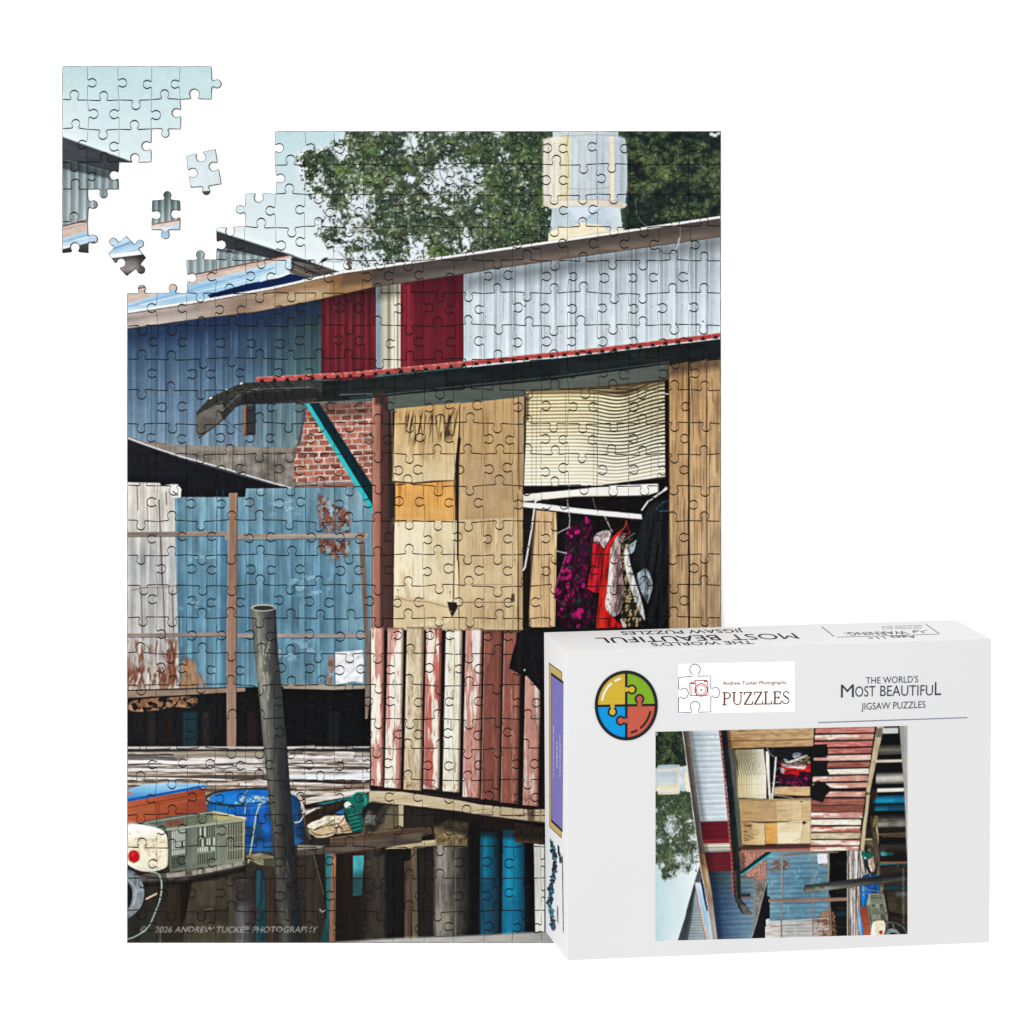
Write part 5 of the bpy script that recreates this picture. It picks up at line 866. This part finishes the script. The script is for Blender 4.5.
def piece_outline(H, V, c, r, ex):
    free = lambda a, b: 1.0 if ex(a, b) else 1.55         # outer edges show more of the cut side, coloured dark as shade
    parts = [(H[c, r], free(c, r - 1)), (V[c + 1, r], free(c + 1, r)), (H[c, r + 1][::-1], free(c, r + 1)), (V[c, r][::-1], free(c - 1, r))]
    P, G = [], []
    for e, g in parts:
        m = len(e) - 1
        for i in range(m):
            P.append(e[i]); dx, dy = e[i + 1][0] - e[max(0, i - 1)][0], e[i + 1][1] - e[max(0, i - 1)][1]; tx = abs(dx) / (math.hypot(dx, dy) + 1e-9); G.append(g * ((.15 + .47 * tx ** 1.4) if g == 1 else .45) * (.5 + .55 * math.sin(math.pi * i / m) ** .6))
    return np.array(P), np.array(G)

def put_piece(geo, parent, name, base):
    XY, Z, F, fm, col = geo[:5]
    vs = np.stack([(XY[:, 0] - 512) * U, (512 - XY[:, 1]) * U, Z * U], 1) - np.asarray(base)
    return make_obj(name, vs.tolist(), F, [M_PRINT, M_BOARD], parent, fm, col)

BOX_SIL = np.array([(543, 632), (963, 620), (990, 640), (990, 942), (569, 962), (544, 931)], float)
rg = random.Random(11)
XS = [127, 157, 186.5, 216, 245.5, 275, 305, 334.5, 364, 394, 424, 454, 483.5, 513, 541, 568, 598, 628.5, 658, 689.5, 721]
YS = [131, 164.5, 194.5, 227, 260, 292.8, 325.5, 359, 389.5, 423.5, 454, 486, 521, 555, 585.5, 618, 653.5, 685, 719, 749, 780, 815, 847, 878, 911, 943]
START = [5, 5, 4, 3, 2] + [0] * 20
ex_main = lambda c, r: 0 <= r < 25 and START[r] <= c < 20
fixH = {(4, 2): -1, (3, 3): -1, (2, 4): 1, (0, 5): 1, (1, 5): 1}
fixV = {(1, 24): -1, (5, 0): 1, (5, 1): 1, (4, 2): -1, (3, 3): 1, (2, 4): 1}
H, V = grid_edges(XS, YS, ex_main, rg, fixH, fixV)
base_main = W3(424, 943, -THICK)
puzzle = thing('jigsaw_puzzle', base_main, 'large assembled jigsaw puzzle of a weathered stilt house, missing its upper left corner', 'jigsaw puzzle')
geos = []
for r in range(25):
    for c in range(20):
        if not ex_main(c, r): continue
        g = piece_geo(*piece_outline(H, V, c, r, ex_main), PIC.sample)
        hid = in_poly(g[6][:, 0], g[6][:, 1], BOX_SIL).sum(); geos.append((g[5] - hid, g))
geos.sort(key=lambda t: -t[0])
for vis, g in geos[:100]: put_piece(g, puzzle, 'puzzle_piece', base_main)
vs, fs, fm, cs, off = [], [], [], [], 0
for vis, g in geos[100:]:
    XY, Z, F, m, col = g[:5]
    vs.append(np.stack([(XY[:, 0] - 512) * U, (512 - XY[:, 1]) * U, Z * U], 1)); fs += [tuple(i + off for i in f) for f in F]; fm += m; cs.append(col); off += len(XY)
rest = make_obj('puzzle_pieces', (np.concatenate(vs) - np.asarray(base_main)).tolist(), fs, [M_PRINT, M_BOARD], puzzle, fm, np.concatenate(cs)); rest['kind'] = 'stuff'

# corner section, still joined, lying apart at the upper left
XC = [62, 87.7, 118.7, 151.7, 180.4, 211.4]; YC = [66, 99.7, 129, 162, 189, 222, 253]; NC = [5, 4, 3, 2, 1, 1]
ex_c = lambda c, r: 0 <= r < 6 and 0 <= c < NC[r]
fH = {(4, 1): 1, (3, 2): -1, (2, 3): 1, (1, 4): -1, (0, 6): 1, (0, 1): 1, (1, 1): 1, (2, 1): -1, (3, 1): 1, (0, 2): 1, (1, 2): -1, (2, 2): 1, (0, 3): -1, (1, 3): 1, (0, 4): 1, (0, 5): 1}
fV = {(5, 0): 1, (4, 1): -1, (3, 2): -1, (2, 3): -1, (1, 4): 1, (1, 5): 1, (1, 0): 1, (2, 0): 1, (3, 0): -1, (4, 0): -1, (1, 1): 1, (2, 1): -1, (3, 1): 1, (1, 2): -1, (2, 2): -1, (1, 3): 1}
H2, V2_ = grid_edges(XC, YC, ex_c, random.Random(4), fH, fV, .5)
base_c = W3(112, 253, -THICK)
corner = thing('puzzle_section', base_c, 'joined corner section of puzzle pieces, mostly pale sky, lying apart from the main puzzle', 'puzzle section')
for r in range(6):
    for c in range(NC[r]):
        put_piece(piece_geo(*piece_outline(H2, V2_, c, r, ex_c), lambda x, y: CORNER.sample(x + 65, y + 65)), corner, 'puzzle_piece', base_c)

def loose(corners, signs, label, seed):
    P, G = [], []; r_ = random.Random(seed)
    for i in range(4):
        e = edge_curve(corners[i], corners[(i + 1) % 4], signs[i], r_); P += e[:-1]; G += [.62] * (len(e) - 1)
    cx = sum(p[0] for p in corners) / 4; cy = sum(p[1] for p in corners) / 4
    o = put_piece(piece_geo(np.array(P), np.array(G), LOOSE.sample), None, 'puzzle_piece', W3(cx, cy, -THICK)); o.location = W3(cx, cy, -THICK)
    o['label'] = label; o['category'] = 'puzzle piece'; o['group'] = 'loose puzzle pieces'
loose([(186.2, 156), (215.5, 149), (221.5, 184), (190.5, 187.5)], (-1, -1, 1, -1), 'loose tilted puzzle piece printed with pale sky, rightmost of the scattered pieces', 1)
loose([(151.8, 200.3), (179.8, 200.3), (179.9, 230.2), (151.4, 230)], (1, -1, 1, -1), 'loose upright puzzle piece printed with grey corrugated wall, between two other loose pieces', 2)
loose([(108, 253.5), (126, 235.5), (146, 257.5), (126.5, 276)], (1, 1, 1, -1), 'loose diagonal puzzle piece printed half light blue and half dark grey', 3)

# ---------------------------------------------------------------- carton
BA = [math.radians(a) for a in (6.98, 8.91, 1.45)]
BO = np.array([247.1, -267.5, 108.8]); BD = np.array([415.5, 298.1, 125.8])
def rot(a, b, c):
    ca, sa, cb, sb, cc, s3 = math.cos(a), math.sin(a), math.cos(b), math.sin(b), math.cos(c), math.sin(c)
    return np.array([[cc, -s3, 0], [s3, cc, 0], [0, 0, 1]]) @ np.array([[cb, 0, sb], [0, 1, 0], [-sb, 0, cb]]) @ np.array([[1, 0, 0], [0, ca, -sa], [0, sa, ca]])
BR = rot(*BA)
box = thing('puzzle_box', W3(512 + BO[0], 512 - BO[1], BO[2]), 'white puzzle carton with a round four-colour logo and a photo of the stilt house', 'box')
box.rotation_euler = Matrix(BR.tolist()).to_euler()
def bevel_box(name, d, centre, mat, parent, bw, seg=3):
    import bmesh
    bm = bmesh.new(); bmesh.ops.create_cube(bm, size=1)
    for v in bm.verts: v.co = Vector([(v.co[i] * d[i] + centre[i]) * U for i in range(3)])
    bmesh.ops.bevel(bm, geom=bm.edges[:], offset=bw * U, segments=seg, affect='EDGES', profile=.6)
    me = bpy.data.meshes.new(name); bm.to_mesh(me); bm.free(); me.materials.append(mat)
    o = bpy.data.objects.new(name, me); COL.objects.link(o); o.parent = parent
    for p in me.polygons: p.use_smooth = True
    me.set_sharp_from_angle(angle=math.radians(25))
    return o
bevel_box('carton', BD, (0, 0, 0), M_CARTON, box, 1.1)

# faces of the carton: origin, axes and normal in carton coordinates
FACES = {'front': ((0, 0, BD[2] / 2), (1, 0, 0), (0, 1, 0), (0, 0, 1)), 'top': ((0, BD[1] / 2, 0), (1, 0, 0), (0, 0, -1), (0, 1, 0)), 'side': ((-BD[0] / 2, 0, 0), (0, 0, 1), (0, 1, 0), (-1, 0, 0))}
CAML = BR.T @ (np.array([0, 0, FOC]) - BO)
def on_face(face, pts):
    """where the photographed point lies on a carton face (2-D coordinates of that face)"""
    o, a, b, n = (np.array(q, float) for q in FACES[face]); out = []
    for x, y in pts:
        d = BR.T @ np.array([(x - 512), (512 - y), -FOC]); t = ((o - CAML) @ n) / (d @ n); p = CAML + d * t - o
        out.append((p @ a, p @ b))
    return np.array(out)
def face_mesh(name, face, polys, parent, cols=None, lift=.1):
    """polys: list of (2-D points or (verts, faces), ink, layer) lying on a face, as one printed mesh"""
    o, a, b, n = (np.array(q, float) for q in FACES[face]); vs, fs, fm, mats = [], [], [], []
    for pts, rgb, lay in polys:
        m = ink(rgb)
        if m not in mats: mats.append(m)
        V, F = pts if isinstance(pts, tuple) else (np.asarray(pts), None)
        V = np.asarray(V)
        if F is None:
            area = sum(V[i][0] * V[(i + 1) % len(V)][1] - V[(i + 1) % len(V)][0] * V[i][1] for i in range(len(V)))
            F = [tuple(range(len(V)))] if area > 0 else [tuple(reversed(range(len(V))))]
        k = len(vs); vs += [tuple((o + p[0] * a + p[1] * b + n * (lift + .1 * lay)) * U) for p in V]
        fs += [tuple(i + k for i in f) for f in F]; fm += [mats.index(m)] * len(F)
    return make_obj(name, vs, fs, mats, parent, fm)
def stroke(P, w, closed=False):
    P = np.asarray(P, float)
    if closed: P = np.concatenate([P, P[:1]])
    t = np.gradient(P, axis=0)
    if closed: t[0] = t[-1] = P[1] - P[-2]
    t /= np.linalg.norm(t, axis=1)[:, None] + 1e-9; n = np.stack([-t[:, 1], t[:, 0]], 1)
    L, Rr = P + n * w / 2, P - n * w / 2; k = len(P)
    return np.concatenate([L, Rr]), [(i, k + i, k + i + 1, i + 1) for i in range(k - 1)]
def face_text(face, txt, p0, p1, h, rgb, lay=1, bold=0.0):
    """txt with its baseline from photographed point p0 to p1, cap height h units on the face"""
    v, f, tw, ch = text_mesh(txt, 0, bold); A, B = on_face(face, [p0, p1]); L = np.linalg.norm(B - A); u = (B - A) / L
    n = np.array([-u[1], u[0]])
    return (np.array([A + u * (x / tw * L) + n * (y / ch * h) for x, y in v]), f), rgb, lay

# photo on the front
q = on_face('front', [(655.5, 731.8), (907.5, 725.8), (907.5, 934), (655.5, 941)])
nx, ny = 330, 280
s_, t_ = np.meshgrid(np.linspace(0, 1, nx), np.linspace(0, 1, ny)); s_ = s_.ravel(); t_ = t_.ravel()
pp = (q[0] * ((1 - s_) * (1 - t_))[:, None] + q[1] * (s_ * (1 - t_))[:, None] + q[2] * (s_ * t_)[:, None] + q[3] * ((1 - s_) * t_)[:, None])
SM = Canvas(127, 131, 721, 943, 1.0); SM.img = PIC.img.reshape(SM.H, 2, SM.W, 2, 3).mean((1, 3))
half = SM.img[:812, :594].reshape(406, 2, 297, 2, 3).mean((1, 3)); SM.S = .5; SM.img = half * .55 + .45 * SM.img[::2, ::2]; SM.W, SM.H = 297, 406
cc_ = s2l(np.clip((SM.sample(721 - t_ * 594, 131 + s_ * 812) - 128) * 1.06 + 126, 0, 255)) / LIT
o_, a_, b_, n_ = (np.array(z, float) for z in FACES['front'])
fv = [tuple((o_ + x * a_ + y * b_ + n_ * .1) * U) for x, y in pp]
ff = [(j * nx + i, (j + 1) * nx + i, (j + 1) * nx + i + 1, j * nx + i + 1) for j in range(ny - 1) for i in range(nx - 1)]
make_obj('photo_print', fv, ff, [M_PHOTO], box, None, np.concatenate([cc_, np.ones((len(cc_), 1))], 1))

# round logo
def arc(cx, cy, rx, ry, a0, a1, k=24): return [(cx + rx * math.cos(math.radians(a0 + (a1 - a0) * i / k)), cy - ry * math.sin(math.radians(a0 + (a1 - a0) * i / k))) for i in range(k + 1)]
CX, CY, RX, RY = 626.2, 705.4, 30.0, 33.4
BLK = (34, 36, 44); YEL = (222, 186, 58); GRN = (134, 182, 44); BLU = (10, 160, 232); RED = (206, 98, 78)
F = lambda p: on_face('front', p)
L_ = []
for a0, col in ((90, YEL), (0, GRN), (180, BLU), (270, RED)): L_.append((F([(CX, CY)] + arc(CX, CY, RX, RY, a0, a0 + 90)), col, 0))
def tab(cx, cy, ang, col, s=1.0):
    prof = [(-2.2, -2.0), (-2.0, 1.5), (-2.6, 2.6)] + [(3.9 * math.cos(math.radians(a)), 5.6 + 3.9 * math.sin(math.radians(a))) for a in range(220, -41, -20)] + [(2.6, 2.6), (2.0, 1.5), (2.2, -2.0)]
    ca, sa = math.cos(math.radians(ang)), math.sin(math.radians(ang))
    pts = [(cx + (x * ca - y * sa) * s, cy - (x * sa + y * ca) * s * 1.05) for x, y in prof]
    L_.append((F(pts), col, 3)); L_.append((stroke(F(pts[1:-1]), 1.7), BLK, 4))
L_.append((stroke(F([(CX, CY - RY), (CX, CY + RY)]), 2.3), BLK, 2)); L_.append((stroke(F([(CX - RX, CY + .6), (CX + RX, CY - .6)]), 2.3), BLK, 1))
tab(CX, 689.4, -90, YEL); tab(639.4, CY - .6, 0, RED); tab(612.4, CY + .6, 180, YEL); tab(CX, 720.6, 90, RED)
L_.append((stroke(F(arc(CX, CY, RX, RY, 0, 360, 72)[:-1]), 3.0, True), BLK, 5))
WHT = (250, 248, 240)
L_.append((stroke(F(arc(CX, CY, 24.6, 27.6, 170, 126, 12)), 2.2), WHT, 2)); L_.append((stroke(F(arc(CX, CY, 24.6, 27.6, 119, 103, 6)), 2.2), WHT, 2))
L_.append((stroke(F(arc(CX, CY, 24.6, 27.6, -12, -56, 12)), 1.9), BLK, 2)); L_.append((stroke(F(arc(CX, CY, 24.6, 27.6, -63, -80, 6)), 1.9), BLK, 2))
face_mesh('round_logo', 'front', L_, box)

# white sticker with the maker's mark
st = face_mesh('sticker', 'front', [(F([(678.3, 663.9), (794.7, 661.4), (794.7, 711.8), (678.3, 713.5)]), (255, 255, 255), 0)], box)
R2 = fr(660, 610, 160 / 1024)
NAV = (52, 62, 110)
ol = R2(120, 432, 205, 424) + [R2(x, y)[0] for x, y in [(205, 408), (194, 398), (190, 382), (194, 364), (206, 351), (222, 346), (240, 350), (253, 362), (258, 380), (254, 396), (244, 408), (243, 423)]] + R2(325, 422, 325, 500) + [R2(x, y)[0] for x, y in [(334, 508), (346, 494), (362, 494), (376, 506), (383, 527), (376, 550), (362, 561), (346, 560), (334, 548), (325, 556)]] + R2(325, 652, 250, 654) + [R2(x, y)[0] for x, y in [(243, 642), (254, 630), (256, 612), (248, 594), (232, 584), (214, 585), (199, 596), (192, 614), (196, 632), (205, 644), (200, 655)]] + R2(119, 656, 119, 562) + [R2(x, y)[0] for x, y in [(130, 555), (142, 565), (158, 566), (174, 556), (182, 534), (176, 512), (162, 500), (146, 500), (134, 512), (120, 506)]]
face_mesh('puzzle_mark', 'front', [(stroke(F(ol), .75, True), NAV, 1)], st)
CR = (200, 40, 66); cam = []
for p, w in ((R2(190, 466, 215, 462, 222, 452, 300, 450, 305, 462, 308, 546, 192, 548), .9), ):
    cam.append((stroke(F(p), w, True), CR, 1))
cc = R2(263, 511)[0]
for r_, w in ((6.2, 1.0), (4.4, .6)): cam.append((stroke(F(arc(cc[0], cc[1], r_, r_, 0, 360, 28)[:-1]), w, True), CR, 1))
cam.append((F(arc(cc[0], cc[1], 1.0, 1.0, 0, 360, 10)[:-1]), CR, 1)); cam.append((stroke(F(R2(226, 455, 232, 548)), .6), CR, 1)); cam.append((stroke(F(R2(195, 470, 225, 472)), 1.2), CR, 1)); cam.append((stroke(F(R2(200, 480, 200, 545)), .5), CR, 1)); cam.append((stroke(F(R2(280, 456, 302, 456)), 1.4), CR, 1))
face_mesh('camera_mark', 'front', cam, st)
BRN = (112, 58, 34)
face_mesh('small_lettering', 'front', [face_text('front', 'Andrew Tucker Photography', R2(402, 480)[0], R2(810, 474)[0], 3.6, (120, 62, 40), 1, .01)], st)
# serif capitals drawn as strokes: (x, y) in a cap-height-1 cell, pen width
SER = {'P': (.62, [([(.16, 0), (.16, 1)], .13), ([(.16, .97), (.38, .97), (.52, .88), (.55, .74), (.5, .6), (.36, .51), (.16, .51)], .075), ([(.02, .02), (.32, .02)], .05), ([(.02, .98), (.2, .98)], .05), ([(.53, .84), (.53, .64)], .11)]),
       'U': (.76, [([(.16, 1), (.16, .3), (.22, .1), (.36, .02), (.5, .05), (.6, .18), (.62, .34), (.62, 1)], .065), ([(.16, 1), (.16, .28)], .13), ([(.02, .98), (.3, .98)], .05), ([(.5, .98), (.74, .98)], .05)]),
       'Z': (.66, [([(.54, .96), (.1, .04)], .13), ([(.08, .97), (.58, .97)], .06), ([(.06, .03), (.6, .03)], .06), ([(.08, 1), (.06, .76)], .05), ([(.6, 0), (.63, .26)], .05)]),
       'L': (.6, [([(.16, 0), (.16, 1)], .13), ([(.02, .98), (.32, .98)], .05), ([(.02, .03), (.52, .03)], .06), ([(.53, 0), (.57, .28)], .05)]),
       'E': (.62, [([(.16, 0), (.16, 1)], .13), ([(.02, .97), (.5, .97)], .06), ([(.02, .03), (.54, .03)], .06), ([(.16, .52), (.42, .52)], .05), ([(.5, 1), (.52, .78)], .05), ([(.54, 0), (.58, .26)], .05), ([(.42, .64), (.42, .4)], .045)]),
       'S': (.54, [([(.45, .78), (.42, .92), (.28, .99), (.14, .93), (.08, .8), (.12, .66), (.26, .55), (.4, .44), (.47, .3), (.44, .12), (.3, .02), (.15, .04), (.07, .14), (.05, .28)], .085), ([(.13, .67), (.27, .55), (.41, .43)], .13)])}
pol = []; A, B = F([R2(396, 609)[0], R2(832, 601)[0]]); tw = sum(SER[c][0] for c in 'PUZZLES'); ux = (B - A) / tw; uy = np.array([-ux[1], ux[0]]); uy = uy / np.linalg.norm(uy) * 12.3
x = 0
for ch in 'PUZZLES':
    for k, (p, w) in enumerate(SER[ch][1]): pol.append((stroke([A + ux * (x + a) + uy * b for a, b in p], max(.085, w) * 12.5), BRN, 1 + k * .15))
    x += SER[ch][0]
face_mesh('large_lettering', 'front', pol, st)

# title lettering and rule
R3 = fr(810, 610, 190 / 1024); GR = (58, 64, 76)
ti = [face_text('front', "THE WORLD'S", R3(301, 398)[0], R3(583, 390)[0], 6.4, GR), face_text('front', 'JIGSAW PUZZLES', R3(276, 538)[0], R3(622, 527)[0], 6.6, GR)]
ti += [face_text('front', 'M', R3(166, 472)[0], R3(236, 470)[0], 12.6, GR), face_text('front', 'OST', R3(243, 468)[0], R3(352, 465)[0], 10.2, GR), face_text('front', 'BEAUTIFU', R3(378, 464)[0], R3(662, 460)[0], 10.2, GR), face_text('front', 'L', R3(672, 459)[0], R3(707, 458)[0], 12.8, GR)]
face_mesh('title_lettering', 'front', ti, box)
face_mesh('title_rule', 'front', [(stroke(F(R3(43, 607, 848, 580)), 1.1), (140, 146, 164), 0)], box)

# lettering on the top of the carton (upside down from the front)
T = lambda p: on_face('top', p)
tp = [face_text('top', 'MOST', (793, 633.2), (727, 634.8), 36, BLK, 1, 0), face_text('top', 'BEAUTIFUL', (716, 635.0), (595, 638.0), 34, BLK, 1, .005), face_text('top', 'JIGSAW PUZZLES', (742, 629.2), (620, 631.6), 21, BLK, 1, .005), face_text('top', "THE WORLD'S", (751, 640.8), (650, 643.0), 20, BLK, 1, .005)]
face_mesh('top_lettering', 'top', tp, box)
fr_ = [(stroke(T(p), w), BLK, 0) for p, w in (([(821.5, 626.6), (834.0, 636.6)], 1.0), ([(837, 637.2), (938, 634.2)], 2.4), ([(926, 624.4), (939.5, 634)], 1.0))]
wl = [face_text('top', 'WARNING:', (904.5, 631.0), (843.5, 632.6), 20, BLK), face_text('top', 'Ages 11+', (914, 635.6), (866, 637.0), 15, BLK)]
for k in range(3): wl += [(stroke(T([(x_, 625.4 + k * 1.35 + (923 - x_) * .024), (x_ - w_, 625.4 + k * 1.35 + (923 - x_ + w_) * .024)]), 2.6), (150, 150, 152), 0) for x_, w_ in ((922, 9), (912, 5), (906, 11), (893, 7), (885, 3))]
wl += [(stroke(T(p), 1.6), (90, 90, 92), 1) for p in ([(927, 630.2), (921, 631.6), (924, 633)], [(919, 630.6), (914, 632.4)], [(917, 630.2), (913, 630.8), (914, 632.8)])]
face_mesh('warning_panel', 'top', fr_ + wl, box)

# printed panels on the left side
S = lambda p: on_face('side', p)
GLD = (204, 178, 112); PUR = (128, 122, 190)
gold = [(549.3, 663.2), (561.9, 672.3), (561.4, 837.6), (549.7, 826.8)]; pur = [(551.4, 673.8), (563.5, 682.6), (562.6, 830.8), (551.4, 820.4)]
sp = [(S(gold), GLD, 0), (stroke(S(gold), 2.2, True), BLK, 1), (S(pur), PUR, 2), (stroke(S([pur[0], pur[1]]), 2.6), BLK, 3), (stroke(S([pur[3], pur[2]]), 2.6), BLK, 3), (stroke(S([pur[0], pur[3]]), 1.6), (60, 54, 80), 3)]
rr = random.Random(8)
for xx, y0, y1, w_ in ((553.9, 726, 778, 3.0), (557.4, 742, 768, 5.0), (560.4, 735, 778, 4.4)):
    y = y0
    while y < y1:
        l_ = rr.uniform(1.0, 3.2); sp.append((stroke(S([(xx + rr.uniform(-.25, .25), y), (xx + rr.uniform(-.25, .25), min(y1, y + l_))]), w_ * rr.uniform(.5, 1)), (222, 220, 240), 3)); y += l_ + rr.uniform(.7, 1.6)
face_mesh('side_panel_print', 'side', sp, box)
sk = []
R6 = fr(535, 820, 150 / 1024)
for k in range(46):
    v = k / 45; y = 160 + v * 575; xm = 118 + 14 * math.sin(v * 7) + rr.uniform(-6, 6); w_ = rr.uniform(14, 30) * (1 - .5 * abs(v - .5)); hh = rr.uniform(10, 26)
    pts = [R6(xm + w_ * math.cos(a) * rr.uniform(.55, 1.1), y + hh * math.sin(a) * rr.uniform(.6, 1.1))[0] for a in np.linspace(0, 6.283, 10)[:-1]]
    sk.append((S(pts), rr.choice([(36, 50, 70), (52, 108, 130), (44, 84, 108), (70, 130, 146), (30, 40, 56)]), k * .06))
sk.append((stroke(S(R6(105, 140, 118, 165, 108, 180)), 5), (40, 46, 64), 3)); sk.append((stroke(S(R6(155, 195, 168, 215)), 9), (40, 46, 60), 1)); sk.append((stroke(S(R6(160, 225, 176, 245)), 5), (60, 70, 84), 1))
for y in (262, 275): sk.append((stroke(S(R6(166, y, 184, y + 4)), 5), (90, 96, 104), 1))
for y, h_ in ((600, 26), (632, 30), (668, 18)): sk.append((stroke(S(R6(150, y, 160, y + h_)), 7), (140, 156, 172), 1))
y = 258
while y < 745:
    l_ = rr.uniform(5, 16); sk.append((stroke(S(R6(186 + (y - 258) * .012, y, 190 + (y - 258) * .012, y + l_)), rr.uniform(4, 8)), (96, 98, 104), 1)); y += l_ + rr.uniform(3, 9)
face_mesh('side_skyline_print', 'side', sk, box)
for o in box.children: pass

# foam wedge behind the carton that keeps it tilted on the table
bk = [BO + BR @ np.array([sx * (BD[0] / 2 - 26), sy * (BD[1] / 2 - 26), -BD[2] / 2 - .05]) for sx, sy in ((-1, -1), (1, -1), (1, 1), (-1, 1))]
inv = lambda p: tuple((BR.T @ (np.asarray(p) - BO)) * U)
wv = [inv(p) for p in bk] + [inv((p[0], p[1], min(.06, p[2] - .5))) for p in bk]
make_obj('foam_wedge', wv, [(0, 1, 2, 3), (7, 6, 5, 4), (0, 4, 5, 1), (1, 5, 6, 2), (2, 6, 7, 3), (3, 7, 4, 0)], [M_CARTON], box)

# ---------------------------------------------------------------- table, lamps, camera
tb = make_obj('table', [(-4, -4, -THICK * U - .00002), (4, -4, -THICK * U - .00002), (4, 4, -THICK * U - .00002), (-4, 4, -THICK * U - .00002)], [(0, 1, 2, 3)], [M_TABLE]); tb['kind'] = 'structure'

wd = bpy.data.worlds.new('World'); sc.world = wd; wd.use_nodes = True
bg = wd.node_tree.nodes['Background']; bg.inputs['Color'].default_value = (1, 1, 1, 1); bg.inputs['Strength'].default_value = 1.41
def softbox(name, loc, size, power):
    li = bpy.data.lights.new(name, 'AREA'); li.shape = 'SQUARE'; li.size = size; li.energy = power; li.color = (1, .995, .985)
    o = bpy.data.objects.new(name, li); COL.objects.link(o); o.location = loc
    o.rotation_euler = (Vector((0, 0, 0)) - Vector(loc)).to_track_quat('-Z', 'Y').to_euler()
softbox('softbox_key', (-3.1, 2.2, 1.8), 2.0, 112)
softbox('softbox_fill', (1.2, -1.3, 2.6), 1.6, 13)

cd = bpy.data.cameras.new('camera'); cam_o = bpy.data.objects.new('camera', cd); COL.objects.link(cam_o)
cam_o.location = (0, 0, FOC * U); cd.sensor_width = 36; cd.lens = 36 * FOC / 1024; cd.clip_start = .05; cd.clip_end = 50
sc.camera = cam_o
vs_ = sc.view_settings; vs_.view_transform = 'Standard'; vs_.look = 'None'; vs_.exposure = 0; vs_.gamma = 1; vs_.use_curve_mapping = False
sc.cycles.max_bounces = 8; sc.cycles.diffuse_bounces = 5
